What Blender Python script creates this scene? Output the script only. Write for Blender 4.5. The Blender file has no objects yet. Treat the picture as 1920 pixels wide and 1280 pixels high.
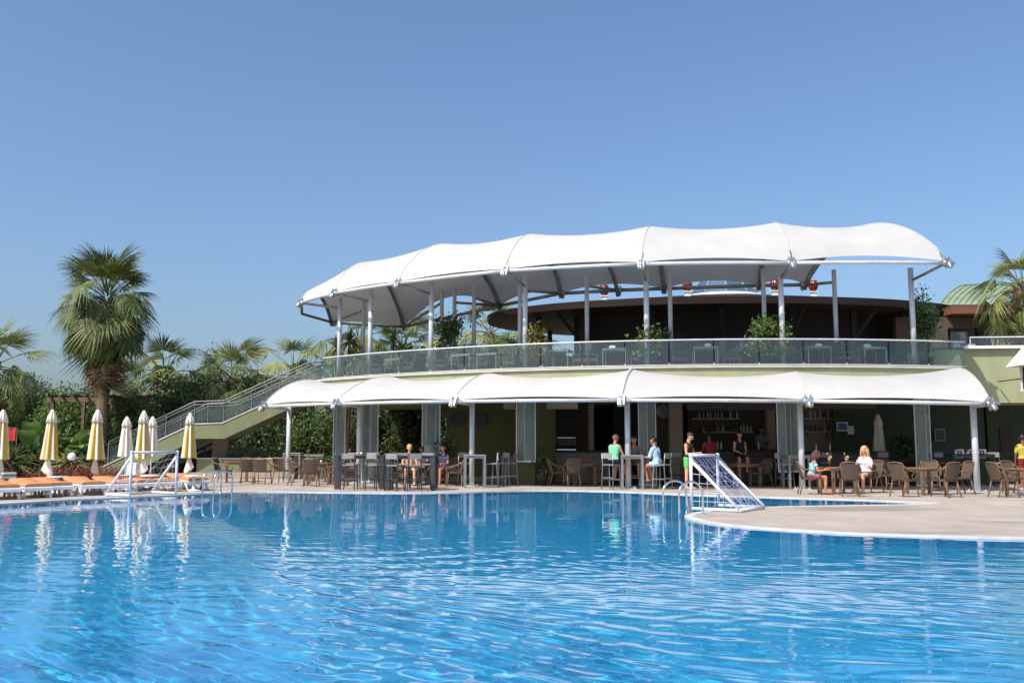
import bpy, bmesh, math, random
import numpy as np
from mathutils import Vector, Matrix, noise as mnoise

# ------------------------------------------------------------------ camera, sky, sun, exposure
sc = bpy.context.scene
COL = sc.collection
FPX = 1750.0                       # focal length in pixels of a 1920 px wide frame
PITCH = math.radians(6.29)
CAMZ = 1.4
_cam = bpy.data.cameras.new('camera')
cam = bpy.data.objects.new('camera', _cam); COL.objects.link(cam)
_cam.sensor_width = 36.0; _cam.lens = 36.0 * FPX / 1920.0
_cam.clip_start = 0.1; _cam.clip_end = 6000.0
cam.location = (0, 0, CAMZ); cam.rotation_euler = (math.pi/2 + PITCH, 0, 0)
sc.camera = cam

SUN_EL = math.radians(49); SUN_AZ = math.radians(45)      # azimuth the light travels towards, from +X to +Y
_d = Vector((math.cos(SUN_AZ)*math.cos(SUN_EL), math.sin(SUN_AZ)*math.cos(SUN_EL), -math.sin(SUN_EL)))
world = bpy.data.worlds.new('World'); sc.world = world; world.use_nodes = True
_nt = world.node_tree; _bg = _nt.nodes['Background']
_sky = _nt.nodes.new('ShaderNodeTexSky'); _sky.sky_type = 'NISHITA'; _sky.sun_disc = False
_sky.sun_elevation = SUN_EL; _sky.sun_rotation = math.atan2(-_d.x, -_d.y)
_sky.air_density = 1.1; _sky.dust_density = 3.0; _sky.ozone_density = 7.0
_bg.inputs[1].default_value = 0.15
_nt.links.new(_sky.outputs[0], _bg.inputs[0])
_sun = bpy.data.lights.new('sun', 'SUN'); sun = bpy.data.objects.new('sun', _sun); COL.objects.link(sun)
_sun.energy = 4.3; _sun.angle = math.radians(0.5); _sun.color = (1.0, 0.94, 0.85)
_sun.cycles.is_caustics_light = True
sun.rotation_euler = _d.to_track_quat('-Z', 'Y').to_euler()
sun.location = (-30, -20, 40)
sc.view_settings.view_transform = 'Standard'; sc.view_settings.look = 'None'
sc.view_settings.exposure = 0.24; sc.view_settings.gamma = 1.0
sc.render.engine = 'CYCLES'
sc.cycles.use_denoising = True
sc.cycles.max_bounces = 10; sc.cycles.transparent_max_bounces = 16
sc.cycles.sample_clamp_indirect = 8.0

# ------------------------------------------------------------------ helpers
def P(px, py, Y):
    """point at horizontal distance Y seen at photo pixel (px,py)"""
    u = (px-960)/FPX; v = (640-py)/FPX
    dy = math.cos(PITCH) - v*math.sin(PITCH); dz = math.sin(PITCH) + v*math.cos(PITCH)
    return Vector((u*Y/dy, Y, CAMZ + dz*Y/dy))
def G(px, py, z=0.0):
    u = (px-960)/FPX; v = (640-py)/FPX
    dy = math.cos(PITCH) - v*math.sin(PITCH); dz = math.sin(PITCH) + v*math.cos(PITCH)
    t = (z-CAMZ)/dz
    return Vector((u*t, dy*t, z))
def PZ(px, py, z):
    return G(px, py, z)
def XatY(px, Y, py=833):
    return P(px, py, Y).x
CX, CY = 9.0, 54.15                 # centre of the curved terrace
def ring(theta, R, z=0.0):
    """theta in degrees, 0 = towards the camera, positive to the left"""
    t = math.radians(theta)
    return Vector((CX - R*math.sin(t), CY - R*math.cos(t), z))
def on_ring(px, R, z=0.0):
    k = P(px, 760, 1.0).x           # x per unit y
    # |(k y - CX, y - CY)| = R, nearer root
    a = k*k+1; b = -2*(k*CX+CY); c = CX*CX+CY*CY-R*R
    y = (-b - math.sqrt(b*b-4*a*c))/(2*a)
    return Vector((k*y, y, z))
def theta_of(p):
    return math.degrees(math.atan2(CX-p.x, CY-p.y))

class MB:
    def __init__(s): s.v = []; s.f = []; s.m = []; s.sm = []
    def add(s, vs, fs, mi=0, smooth=False):
        o = len(s.v); s.v.extend([tuple(x) for x in vs])
        for q in fs:
            s.f.append(tuple(i+o for i in q)); s.m.append(mi); s.sm.append(smooth)
        return s
    def box(s, c, d, rz=0.0, mi=0, rx=0.0, ry=0.0):
        x, y, z = d[0]/2, d[1]/2, d[2]/2
        vs = [Vector((a, b, e)) for a in (-x, x) for b in (-y, y) for e in (-z, z)]
        if rz or rx or ry:
            M = Matrix.Rotation(rz, 3, 'Z') @ Matrix.Rotation(ry, 3, 'Y') @ Matrix.Rotation(rx, 3, 'X')
            vs = [M @ q for q in vs]
        c = Vector(c); vs = [q+c for q in vs]
        return s.add(vs, [(0, 1, 3, 2), (4, 6, 7, 5), (0, 4, 5, 1), (2, 3, 7, 6), (0, 2, 6, 4), (1, 5, 7, 3)], mi)
    def bbox(s, x0, x1, y0, y1, z0, z1, mi=0):
        return s.box(((x0+x1)/2, (y0+y1)/2, (z0+z1)/2), (x1-x0, y1-y0, z1-z0), mi=mi)
    def rbox(s, c, d, r=0.02, mi=0, rz=0.0):
        """box with chamfered vertical+horizontal edges"""
        x, y, z = d[0]/2, d[1]/2, d[2]/2
        rr = min(r, x*.9, y*.9, z*.9)
        rows = []
        def outline(ax, ay, zz):
            return [(ax-rr*.5, -ay, zz), (ax, -ay+rr*.5, zz), (ax, ay-rr*.5, zz), (ax-rr*.5, ay, zz), (-ax+rr*.5, ay, zz), (-ax, ay-rr*.5, zz), (-ax, -ay+rr*.5, zz), (-ax+rr*.5, -ay, zz)]
        for zz, k in ((-z, rr*.6), (-z+rr*.6, 0), (z-rr*.6, 0), (z, rr*.6)):
            rows.append(outline(x-k, y-k, zz))
        M = Matrix.Rotation(rz, 3, 'Z'); c = Vector(c)
        vs = [M @ Vector(q)+c for row in rows for q in row]
        fs = []
        for i in range(3):
            for k in range(8):
                a = i*8+k; b = i*8+(k+1) % 8
                fs.append((a, b, b+8, a+8))
        fs.append(tuple(range(7, -1, -1))); fs.append(tuple(range(24, 32)))
        return s.add(vs, fs, mi)
    def bar(s, a, b, w, h, mi=0, up=(0, 0, 1)):
        a = Vector(a); b = Vector(b); d = (b-a).normalized()
        u = Vector(up)
        if abs(d.dot(u)) > .98: u = Vector((0, 1, 0))
        sx = d.cross(u).normalized()*w/2; sz = sx.cross(d).normalized()*h/2
        vs = [p+i*sx+j*sz for p in (a, b) for i, j in ((-1, -1), (1, -1), (1, 1), (-1, 1))]
        return s.add(vs, [(3, 2, 1, 0), (4, 5, 6, 7), (0, 1, 5, 4), (1, 2, 6, 5), (2, 3, 7, 6), (3, 0, 4, 7)], mi)
    def tube(s, pts, r, n=8, mi=0, closed=False, smooth=True, cap=True):
        pts = [Vector(p) for p in pts]; m = len(pts)
        rs = r if isinstance(r, (list, tuple)) else [r]*m
        vs = []; prev = None
        for i, p in enumerate(pts):
            if closed: d = pts[(i+1) % m]-pts[i-1]
            elif i == 0: d = pts[1]-p
            elif i == m-1: d = p-pts[i-1]
            else: d = pts[i+1]-pts[i-1]
            d = d.normalized() if d.length > 1e-9 else Vector((0, 0, 1))
            if prev is None:
                u = Vector((0, 0, 1)) if abs(d.z) < .9 else Vector((1, 0, 0))
                a = d.cross(u).normalized()
            else:
                a = (prev - d*prev.dot(d))
                a = a.normalized() if a.length > 1e-6 else d.orthogonal().normalized()
            prev = a; b = d.cross(a)
            for k in range(n):
                t = 2*math.pi*k/n
                vs.append(p+rs[i]*(math.cos(t)*a+math.sin(t)*b))
        fs = []
        for i in range(m if closed else m-1):
            for k in range(n):
                a0 = i*n+k; a1 = i*n+(k+1) % n; j = ((i+1) % m)*n
                fs.append((a0, a1, j+(k+1) % n, j+k))
        s.add(vs, fs, mi, smooth)
        if cap and not closed:
            o = len(s.v)-len(vs)
            s.f.append(tuple(o+k for k in range(n-1, -1, -1))); s.m.append(mi); s.sm.append(False)
            e = o+(m-1)*n
            s.f.append(tuple(e+k for k in range(n))); s.m.append(mi); s.sm.append(False)
        return s
    def lathe(s, prof, n=16, c=(0, 0, 0), mi=0, smooth=True, fold=None, sel=None):
        c = Vector(c); vs = []; fs = []
        for i, (r, z) in enumerate(prof):
            for k in range(n):
                t = 2*math.pi*k/n; rr = r
                if fold: rr = fold(r, z, t)
                vs.append(c+Vector((rr*math.cos(t), rr*math.sin(t), z)))
        o = len(s.v); s.v.extend([tuple(x) for x in vs])
        for i in range(len(prof)-1):
            for k in range(n):
                a = i*n+k; b = i*n+(k+1) % n
                s.f.append((o+a, o+b, o+b+n, o+a+n)); s.m.append(sel(k) if sel else mi); s.sm.append(smooth)
        if prof[0][0] > 1e-4: s.f.append(tuple(o+k for k in range(n-1, -1, -1))); s.m.append(mi); s.sm.append(False)
        if prof[-1][0] > 1e-4: s.f.append(tuple(o+(len(prof)-1)*n+k for k in range(n))); s.m.append(mi); s.sm.append(False)
        return s
    def ball(s, c, r, n=10, mi=0):
        rx, ry, rz = r if isinstance(r, (tuple, list)) else (r, r, r)
        m = max(5, n//2+1); vs = []; fs = []
        c = Vector(c)
        for i in range(m+1):
            ph = math.pi*i/m
            for k in range(n):
                t = 2*math.pi*k/n
                vs.append(c+Vector((rx*math.sin(ph)*math.cos(t), ry*math.sin(ph)*math.sin(t), -rz*math.cos(ph))))
        for i in range(m):
            for k in range(n):
                a = i*n+k; b = i*n+(k+1) % n
                fs.append((a, b, b+n, a+n))
        return s.add(vs, fs, mi, True)
    def prism(s, poly, z0, z1, mi=0):
        n = len(poly)
        vs = [(p[0], p[1], z0) for p in poly]+[(p[0], p[1], z1) for p in poly]
        fs = [tuple(range(n-1, -1, -1)), tuple(range(n, 2*n))]
        for k in range(n): fs.append((k, (k+1) % n, n+(k+1) % n, n+k))
        return s.add(vs, fs, mi)
    def grid(s, rows, mi=0, smooth=True):
        n = len(rows[0]); vs = [p for r in rows for p in r]; fs = []
        for i in range(len(rows)-1):
            for k in range(n-1):
                a = i*n+k; fs.append((a, a+1, a+n+1, a+n))
        return s.add(vs, fs, mi, smooth)
    def mesh(s, name, mats):
        me = bpy.data.meshes.new(name)
        me.from_pydata(s.v, [], s.f)
        if not isinstance(mats, (list, tuple)): mats = [mats]
        for q in mats: me.materials.append(q)
        me.polygons.foreach_set('material_index', s.m)
        me.polygons.foreach_set('use_smooth', s.sm)
        me.update(); return me
    def build(s, name, mats, parent=None, world=True):
        return obj(name, s.mesh(name, mats), parent, world)

def obj(name, me, parent=None, world=True, loc=None):
    """world=True: the mesh is in world coordinates; it is shifted to the parent's origin"""
    o = bpy.data.objects.new(name, me); COL.objects.link(o)
    if parent is not None:
        o.parent = parent
        if world:
            M = absmat(parent).inverted()
            if me.users == 1: me.transform(M)
            else: o.matrix_local = M
    if loc is not None: o.location = loc
    return o
def absmat(o):
    M = o.matrix_basis.copy()
    p = o.parent
    while p is not None:
        M = p.matrix_basis @ M; p = p.parent
    return M
def rebase(o, p):
    """move a mesh object's origin to p"""
    o.data.transform(Matrix.Translation(-Vector(p))); o.location = p
    return o
def tag(o, label=None, cat=None, group=None, kind=None):
    if label: o['label'] = label
    if cat: o['category'] = cat
    if group: o['group'] = group
    if kind: o['kind'] = kind
    return o
def thing(name, label, cat, loc=(0, 0, 0), rz=0.0, group=None, kind=None):
    o = bpy.data.objects.new(name, None); COL.objects.link(o)
    o.location = loc; o.rotation_euler = (0, 0, rz); o.empty_display_size = .2
    return tag(o, label, cat, group, kind)
def copy_tree(o, parent=None):
    c = o.copy(); COL.objects.link(c)
    if parent is not None: c.parent = parent
    for ch in list(o.children): copy_tree(ch, c)
    return c
_protos = {}
def place(maker, key, name, label, cat, loc, rz=0.0, group=None, scale=1.0):
    """first call builds the thing, later calls copy it with its parts"""
    if key not in _protos:
        t = thing(name, label, cat); maker(t); _protos[key] = t
    else:
        t = copy_tree(_protos[key])
        for k in ('label', 'category', 'group'):
            if k in t: del t[k]
    t.location = loc; t.rotation_euler = (0, 0, rz); t.scale = (scale,)*3
    return tag(t, label, cat, group)

# ------------------------------------------------------------------ materials
def srgb(r, g, b):
    f = lambda c: (c/255/12.92) if c/255 <= .04045 else ((c/255+.055)/1.055)**2.4
    return (f(r), f(g), f(b))
def nodes_of(name):
    m = bpy.data.materials.new(name); m.use_nodes = True
    return m, m.node_tree, m.node_tree.nodes['Principled BSDF']
def setc(sock, c): sock.default_value = (c[0], c[1], c[2], 1.0)
def mat(name, col, rough=.6, metal=0.0, var=.12, scale=6.0, bump=0.0, bscale=40.0, spec=.5, col2=None, stretch=None, island=0.0, trans=0.0, detail=5.0):
    m, nt, b = nodes_of(name); N = nt.nodes; L = nt.links
    tc = N.new('ShaderNodeTexCoord')
    src = tc.outputs['Object']
    if stretch:
        mp = N.new('ShaderNodeMapping'); mp.inputs['Scale'].default_value = stretch
        L.new(src, mp.inputs[0]); src = mp.outputs[0]
    nz = N.new('ShaderNodeTexNoise'); nz.inputs['Scale'].default_value = scale; nz.inputs['Detail'].default_value = detail
    nz.inputs['Roughness'].default_value = .6
    L.new(src, nz.inputs['Vector'])
    c2 = col2 if col2 else tuple(x*(1-2*var) for x in col)
    c1 = col if col2 else tuple(min(1, x*(1+var)) for x in col)
    rp = N.new('ShaderNodeValToRGB'); rp.color_ramp.elements[0].position = .3; rp.color_ramp.elements[1].position = .7
    rp.color_ramp.elements[0].color = (*c2, 1); rp.color_ramp.elements[1].color = (*c1, 1)
    L.new(nz.outputs['Fac'], rp.inputs[0]); out = rp.outputs[0]
    if island:
        ge = N.new('ShaderNodeNewGeometry'); hs = N.new('ShaderNodeHueSaturation')
        mr = N.new('ShaderNodeMapRange'); mr.inputs[3].default_value = 1-island; mr.inputs[4].default_value = 1+island
        L.new(ge.outputs['Random Per Island'], mr.inputs[0]); L.new(mr.outputs[0], hs.inputs['Value'])
        mh = N.new('ShaderNodeMapRange'); mh.inputs[3].default_value = .5-.06*island; mh.inputs[4].default_value = .5+.03*island
        L.new(ge.outputs['Random Per Island'], mh.inputs[0]); L.new(mh.outputs[0], hs.inputs['Hue'])
        L.new(out, hs.inputs['Color']); out = hs.outputs[0]
    L.new(out, b.inputs['Base Color'])
    b.inputs['Roughness'].default_value = rough; b.inputs['Metallic'].default_value = metal
    b.inputs['Specular IOR Level'].default_value = spec
    mrr = N.new('ShaderNodeMapRange'); mrr.inputs[3].default_value = max(0, rough-.1); mrr.inputs[4].default_value = min(1, rough+.12)
    L.new(nz.outputs['Fac'], mrr.inputs[0]); L.new(mrr.outputs[0], b.inputs['Roughness'])
    if bump:
        n2 = N.new('ShaderNodeTexNoise'); n2.inputs['Scale'].default_value = bscale; n2.inputs['Detail'].default_value = 4
        L.new(src, n2.inputs['Vector'])
        bp = N.new('ShaderNodeBump'); bp.inputs['Strength'].default_value = bump; bp.inputs['Distance'].default_value = .02
        L.new(n2.outputs['Fac'], bp.inputs['Height']); L.new(bp.outputs[0], b.inputs['Normal'])
    if trans:
        tr = N.new('ShaderNodeBsdfTranslucent'); mx = N.new('ShaderNodeMixShader'); mx.inputs[0].default_value = trans
        L.new(out, tr.inputs['Color']); o = N['Material Output']
        L.new(b.outputs[0], mx.inputs[1]); L.new(tr.outputs[0], mx.inputs[2]); L.new(mx.outputs[0], o.inputs['Surface'])
    return m
def glass(name, tint=(.75, .85, .85), refl=1.0, body=0.0, bodycol=(.5, .6, .6)):
    """thin pane: fresnel mirror over a tinted see-through sheet, part of it milky"""
    m, nt, b = nodes_of(name); N = nt.nodes; L = nt.links; N.remove(b)
    out = N['Material Output']
    fr = N.new('ShaderNodeFresnel'); fr.inputs[0].default_value = 1.5
    mu = N.new('ShaderNodeMath'); mu.operation = 'MULTIPLY'; mu.inputs[1].default_value = 1.6*refl; mu.use_clamp = True
    L.new(fr.outputs[0], mu.inputs[0])
    gl = N.new('ShaderNodeBsdfGlossy'); gl.inputs['Roughness'].default_value = .02
    tr = N.new('ShaderNodeBsdfTransparent'); setc(tr.inputs[0], tint)
    base = tr.outputs[0]
    if body:
        df = N.new('ShaderNodeBsdfDiffuse'); setc(df.inputs[0], bodycol)
        mb = N.new('ShaderNodeMixShader'); mb.inputs[0].default_value = body
        L.new(tr.outputs[0], mb.inputs[1]); L.new(df.outputs[0], mb.inputs[2]); base = mb.outputs[0]
    mx = N.new('ShaderNodeMixShader'); L.new(mu.outputs[0], mx.inputs[0]); L.new(base, mx.inputs[1]); L.new(gl.outputs[0], mx.inputs[2])
    L.new(mx.outputs[0], out.inputs['Surface'])
    return m

M = {}
M['steel'] = mat('painted_steel', (.58, .59, .60), .42, .12, .07, 3)
M['rail'] = mat('brushed_rail_steel', (.17, .17, .165), .45, .4, .12, 6)
M['steel_dark'] = mat('galvanised_steel', (.30, .30, .29), .5, .5, .15, 4)
M['chrome'] = mat('chrome', (.75, .76, .78), .14, 1.0, .04, 5)
M['clamp'] = mat('cast_clamp', (.55, .57, .58), .32, .85, .2, 25)
M['fabric'] = mat('membrane_fabric', (.545, .525, .50), .62, 0, .04, .8, trans=.14, bump=.12, bscale=2.2)
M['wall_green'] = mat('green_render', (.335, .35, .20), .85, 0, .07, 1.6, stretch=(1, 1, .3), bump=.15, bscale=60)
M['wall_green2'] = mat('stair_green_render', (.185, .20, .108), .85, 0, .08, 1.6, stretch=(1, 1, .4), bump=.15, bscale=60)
M['wall_olive'] = mat('olive_render', (.125, .115, .042), .85, 0, .06, .9)
M['wall_dkgreen'] = mat('deep_green_paint', (.045, .07, .045), .8, 0, .06, .9)
M['sill'] = mat('pale_stone_sill', (.50, .475, .41), .7, 0, .06, 2)
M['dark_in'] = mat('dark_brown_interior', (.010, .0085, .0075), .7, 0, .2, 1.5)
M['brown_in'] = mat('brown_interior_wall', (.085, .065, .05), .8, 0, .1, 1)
M['tan'] = mat('tan_plaster', (.36, .28, .21), .8, 0, .06, 1.3)
M['fascia'] = mat('dark_red_timber', (.022, .008, .0065), .5, 0, .2, 2, stretch=(1, 1, 8))
M['roofdark'] = mat('dark_soffit_boards', (.014, .010, .008), .65, 0, .2, 2)
M['copper'] = mat('green_patina_roof', (.21, .275, .175), .6, 0, .08, 1.5)
M['brick_red'] = mat('terracotta_fascia', (.19, .075, .05), .7, 0, .1, 3)
M['white'] = mat('white_paint', (.78, .78, .77), .45, 0, .03, 4)
M['white_pl'] = mat('white_plastic', (.74, .76, .79), .4, 0, .05, 6)
M['orange'] = mat('orange_cushion', (.60, .25, .10), .85, 0, .08, 5, bump=.3, bscale=120)
M['yellow'] = mat('yellow_canvas', (.68, .44, .055), .85, 0, .07, 5)
M['canvas'] = mat('white_canvas', srgb(226, 218, 200), .85, 0, .05, 5)
M['rattan'] = mat('brown_rattan', (.115, .075, .052), .7, 0, .25, 40, bump=.5, bscale=180)
M['rattan_fr'] = mat('bamboo_frame', (.19, .115, .068), .5, 0, .2, 14)
M['wood'] = mat('table_wood', (.25, .125, .06), .5, 0, .2, 4, stretch=(1, 10, 1))
M['char'] = mat('charcoal_frame', (.055, .055, .06), .5, .2, .15, 8)
M['grey_slat'] = mat('grey_composite_slat', (.28, .25, .23), .55, 0, .12, 9)
M['grey_fr'] = mat('grey_aluminium', (.30, .30, .30), .4, .6, .08, 8)
M['navy'] = mat('navy_fabric', (.02, .03, .09), .8, 0, .2, 12)
M['black'] = mat('black_plastic', (.02, .02, .022), .45, 0, .2, 10)
M['soil'] = mat('planting_soil', (.11, .075, .05), .95, 0, .3, 1.2, bump=.6, bscale=10)
M['trunk'] = mat('palm_trunk', srgb(140, 118, 96), .9, 0, .3, 5, bump=.8, bscale=18, stretch=(1, 1, 3))
M['bark'] = mat('twig_bark', (.17, .12, .08), .9, 0, .25, 9)
M['lampglobe'] = mat('opal_globe', (.82, .82, .8), .25, 0, .02, 3)
M['redglass'] = mat('red_lantern_glass', (.30, .022, .012), .25, .1, .35, 9)
M['red'] = mat('red_cloth', (.5, .03, .03), .8, 0, .1, 8)
M['terra'] = mat('terracotta_pot', (.06, .045, .04), .8, 0, .12, 5)
M['paper'] = mat('paper_notice', (.7, .7, .68), .7, 0, .03, 4)
M['blueprint'] = mat('blue_poster_print', (.10, .14, .42), .6, 0, .25, 14)
M['frond'] = mat('palm_frond_green', (.135, .175, .042), .55, 0, .22, 2.5, island=.45, trans=.25)
M['frond_y'] = mat('palm_frond_pale', (.27, .30, .10), .55, 0, .2, 2.5, island=.4, trans=.25)
M['frond_dry'] = mat('palm_frond_dry', (.27, .18, .09), .8, 0, .25, 3, island=.4, trans=.15)
M['leaf'] = mat('leaf_mid_green', (.10, .165, .04), .55, 0, .3, .9, island=.6, trans=.2)
M['leaf_dk'] = mat('leaf_dark_green', (.058, .105, .028), .5, 0, .3, .9, island=.6, trans=.15)
M['leaf_lt'] = mat('leaf_fresh_green', (.16, .24, .055), .55, 0, .3, 1.2, island=.5, trans=.28)
M['leaf_yel'] = mat('leaf_yellow_green', (.34, .29, .07), .55, 0, .3, 1.2, island=.5, trans=.25)
M['leaf_red'] = mat('leaf_rust_red', (.24, .085, .05), .7, 0, .3, 1.5, island=.5, trans=.15)
M['leaf_grey'] = mat('leaf_silver_green', (.17, .22, .13), .7, 0, .25, 2, island=.4, trans=.1)
M['petal'] = mat('oleander_petal', (.55, .16, .18), .7, 0, .2, 5, island=.3)
M['glass_rail'] = glass('balustrade_glass', (.72, .82, .84), .95, .07, (.30, .42, .46))
M['glass_door'] = glass('folding_door_glass', (.60, .72, .70), .8, .42, (.36, .46, .44))
M['glass_win'] = glass('window_glass', (.12, .17, .24), 2.0, .45, (.14, .24, .36))
M['glass_cup'] = glass('drinking_glass', (.9, .9, .9), 1.0, .1, (.8, .8, .8))
SKIN = [mat('skin_fair', srgb(214, 160, 128), .6, 0, .08, 12), mat('skin_tan', srgb(188, 126, 92), .6, 0, .08, 12), mat('skin_dark', srgb(140, 90, 66), .6, 0, .08, 12)]
def cloth(name, c): return mat(name, c, .85, 0, .10, 14)
# deck paving: beige slabs with fine joints
def deck_mat():
    m, nt, b = nodes_of('beige_stone_paving'); N = nt.nodes; L = nt.links
    tc = N.new('ShaderNodeTexCoord')
    br = N.new('ShaderNodeTexBrick'); br.inputs['Scale'].default_value = 1.0
    br.inputs['Brick Width'].default_value = .6; br.inputs['Row Height'].default_value = .6; br.offset = 0.0
    br.inputs['Mortar Size'].default_value = .004; br.inputs['Mortar Smooth'].default_value = .3
    setc(br.inputs['Color1'], (.47, .405, .335)); setc(br.inputs['Color2'], (.425, .365, .305)); setc(br.inputs['Mortar'], (.27, .23, .19))
    L.new(tc.outputs['Object'], br.inputs['Vector'])
    nz = N.new('ShaderNodeTexNoise'); nz.inputs['Scale'].default_value = .55; nz.inputs['Detail'].default_value = 7; nz.inputs['Roughness'].default_value = .65
    L.new(tc.outputs['Object'], nz.inputs['Vector'])
    rp = N.new('ShaderNodeValToRGB'); rp.color_ramp.elements[0].position = .32; rp.color_ramp.elements[1].position = .62
    rp.color_ramp.elements[0].color = (.80, .78, .77, 1); rp.color_ramp.elements[1].color = (1.04, 1.03, 1.02, 1)
    L.new(nz.outputs['Fac'], rp.inputs[0])
    mx = N.new('ShaderNodeMix'); mx.data_type = 'RGBA'; mx.blend_type = 'MULTIPLY'; mx.inputs[0].default_value = 1
    L.new(br.outputs['Color'], mx.inputs[6]); L.new(rp.outputs[0], mx.inputs[7])
    # damp patches with a shape of their own
    n2 = N.new('ShaderNodeTexNoise'); n2.inputs['Scale'].default_value = .35; n2.inputs['Detail'].default_value = 6
    mp = N.new('ShaderNodeMapping'); mp.inputs['Location'].default_value = (3.1, 7.7, 0); mp.inputs['Scale'].default_value = (.5, 1.6, 1)
    L.new(tc.outputs['Object'], mp.inputs[0]); L.new(mp.outputs[0], n2.inputs['Vector'])
    r2 = N.new('ShaderNodeValToRGB'); r2.color_ramp.elements[0].position = .56; r2.color_ramp.elements[1].position = .63
    r2.color_ramp.elements[0].color = (1, 1, 1, 1); r2.color_ramp.elements[1].color = (.74, .73, .74, 1)
    L.new(n2.outputs['Fac'], r2.inputs[0])
    m2 = N.new('ShaderNodeMix'); m2.data_type = 'RGBA'; m2.blend_type = 'MULTIPLY'; m2.inputs[0].default_value = 1
    L.new(mx.outputs[2], m2.inputs[6]); L.new(r2.outputs[0], m2.inputs[7])
    L.new(m2.outputs[2], b.inputs['Base Color'])
    b.inputs['Roughness'].default_value = .7
    bp = N.new('ShaderNodeBump'); bp.inputs['Strength'].default_value = .25; bp.inputs['Distance'].default_value = .01
    L.new(nz.outputs['Fac'], bp.inputs['Height']); L.new(bp.outputs[0], b.inputs['Normal'])
    return m
M['deck'] = deck_mat()
M['coping'] = mat('white_coping_stone', (.60, .575, .53), .55, 0, .08, 3)
M['ground'] = mat('dry_ground', (.16, .15, .08), .95, 0, .3, .08)
def tile_mat():
    m, nt, b = nodes_of('blue_pool_mosaic'); N = nt.nodes; L = nt.links
    tc = N.new('ShaderNodeTexCoord')
    br = N.new('ShaderNodeTexBrick'); br.offset = 0.0; br.inputs['Scale'].default_value = 1
    br.inputs['Brick Width'].default_value = .05; br.inputs['Row Height'].default_value = .05; br.inputs['Mortar Size'].default_value = .003
    setc(br.inputs['Color1'], (.024, .41, .64)); setc(br.inputs['Color2'], (.017, .33, .57)); setc(br.inputs['Mortar'], (.08, .38, .66))
    L.new(tc.outputs['Object'], br.inputs['Vector']); L.new(br.outputs['Color'], b.inputs['Base Color'])
    b.inputs['Roughness'].default_value = .5
    return m
M['tile'] = tile_mat()
def water_mat():
    m, nt, b = nodes_of('pool_water')
    setc(b.inputs['Base Color'], (.93, .985, 1.0)); b.inputs['Roughness'].default_value = 0.0
    b.inputs['IOR'].default_value = 1.33; b.inputs['Transmission Weight'].default_value = 1.0
    return m
M['water'] = water_mat()

# ------------------------------------------------------------------ setting: ground, deck, pool, water
def catmull(pts, n=8, closed=True):
    out = []; m = len(pts)
    for i in range(m if closed else m-1):
        if closed: a, b, c, d = pts[i-1], pts[i], pts[(i+1) % m], pts[(i+2) % m]
        else: a, b, c, d = pts[max(i-1, 0)], pts[i], pts[i+1], pts[min(i+2, m-1)]
        for k in range(n):
            t = k/n
            out.append(.5*((2*b)+(c-a)*t+(2*a-5*b+4*c-d)*t*t+(3*b-a-3*c+d)*t**3))
    if not closed: out.append(pts[-1].copy())
    return out
pool_px = [(0, 944), (120, 937), (240, 932), (330, 928), (400, 924.5), (500, 921.5), (640, 922.7), (760, 923.5), (860, 922.5), (940, 920), (1010, 918.8), (1100, 919.5),
           (1200, 922.5), (1300, 927), (1450, 931.5), (1600, 936), (1700, 940), (1752, 942.2), (1700, 945.2), (1600, 946.8), (1440, 950), (1360, 955), (1312, 959.5), (1289, 965), (1291, 970.5),
           (1330, 979.5), (1400, 987), (1500, 994), (1600, 999.5), (1700, 1003), (1800, 1006), (1920, 1008.5)]
pool_pts = [G(*q) for q in pool_px]+[Vector(q+(0,)) for q in ((11, 13.7), (15, 13.2), (19, 12), (21, 8), (19, 3.6), (12, 2.2), (0, 2.0), (-10, 2.2), (-15, 5), (-17.5, 11), (-16.5, 17), (-14.4, 20.6))]
POOL = catmull(pool_pts, 6)
DX0, DX1, DY0, DY1 = -40, 48, -14, 72
def deck():
    bm = bmesh.new(); es = []
    for loop in ([Vector((DX0, DY0, 0)), Vector((DX1, DY0, 0)), Vector((DX1, DY1, 0)), Vector((DX0, DY1, 0))], POOL):
        vs = [bm.verts.new(p) for p in loop]
        for i in range(len(vs)): es.append(bm.edges.new((vs[i], vs[(i+1) % len(vs)])))
    bmesh.ops.triangle_fill(bm, use_beauty=True, edges=es)
    for f in bm.faces:
        if f.normal.z < 0: f.normal_flip()
    me = bpy.data.meshes.new('deck'); bm.to_mesh(me); bm.free(); me.materials.append(M['deck'])
    o = obj('pavement', me); tag(o, kind='structure')
    # white coping along the water's edge
    n = len(POOL); nor = []
    for i in range(n):
        t = (POOL[(i+1) % n]-POOL[i-1]).normalized(); nor.append(Vector((-t.y, t.x, 0)))
    area = sum(POOL[i].x*POOL[(i+1) % n].y-POOL[(i+1) % n].x*POOL[i].y for i in range(n))
    sg = -1 if area > 0 else 1            # outward
    mb = MB(); rows = [[], [], [], []]
    for i in range(n+1):
        p = POOL[i % n]; q = nor[i % n]*sg
        rows[0].append(p-q*.03+Vector((0, 0, -.12))); rows[1].append(p-q*.03+Vector((0, 0, .008)))
        rows[2].append(p+q*.15+Vector((0, 0, .008))); rows[3].append(p+q*.155+Vector((0, 0, .0)))
    mb.grid(rows, smooth=False)
    mb.build('coping', M['coping'], o)
deck()
def pool_basin():
    mb = MB(); n = len(POOL)
    mb.grid([[p+Vector((0, 0, -.10)) for p in POOL+[POOL[0]]], [p+Vector((0, 0, -1.45)) for p in POOL+[POOL[0]]]])
    mb.add([(-30, -2, -1.4), (34, -2, -1.4), (34, 40, -1.4), (-30, 40, -1.4)], [(0, 1, 2, 3)])
    o = mb.build('pool_basin', M['tile']); tag(o, kind='structure'); o.cycles.is_caustics_receiver = True
pool_basin()
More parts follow.
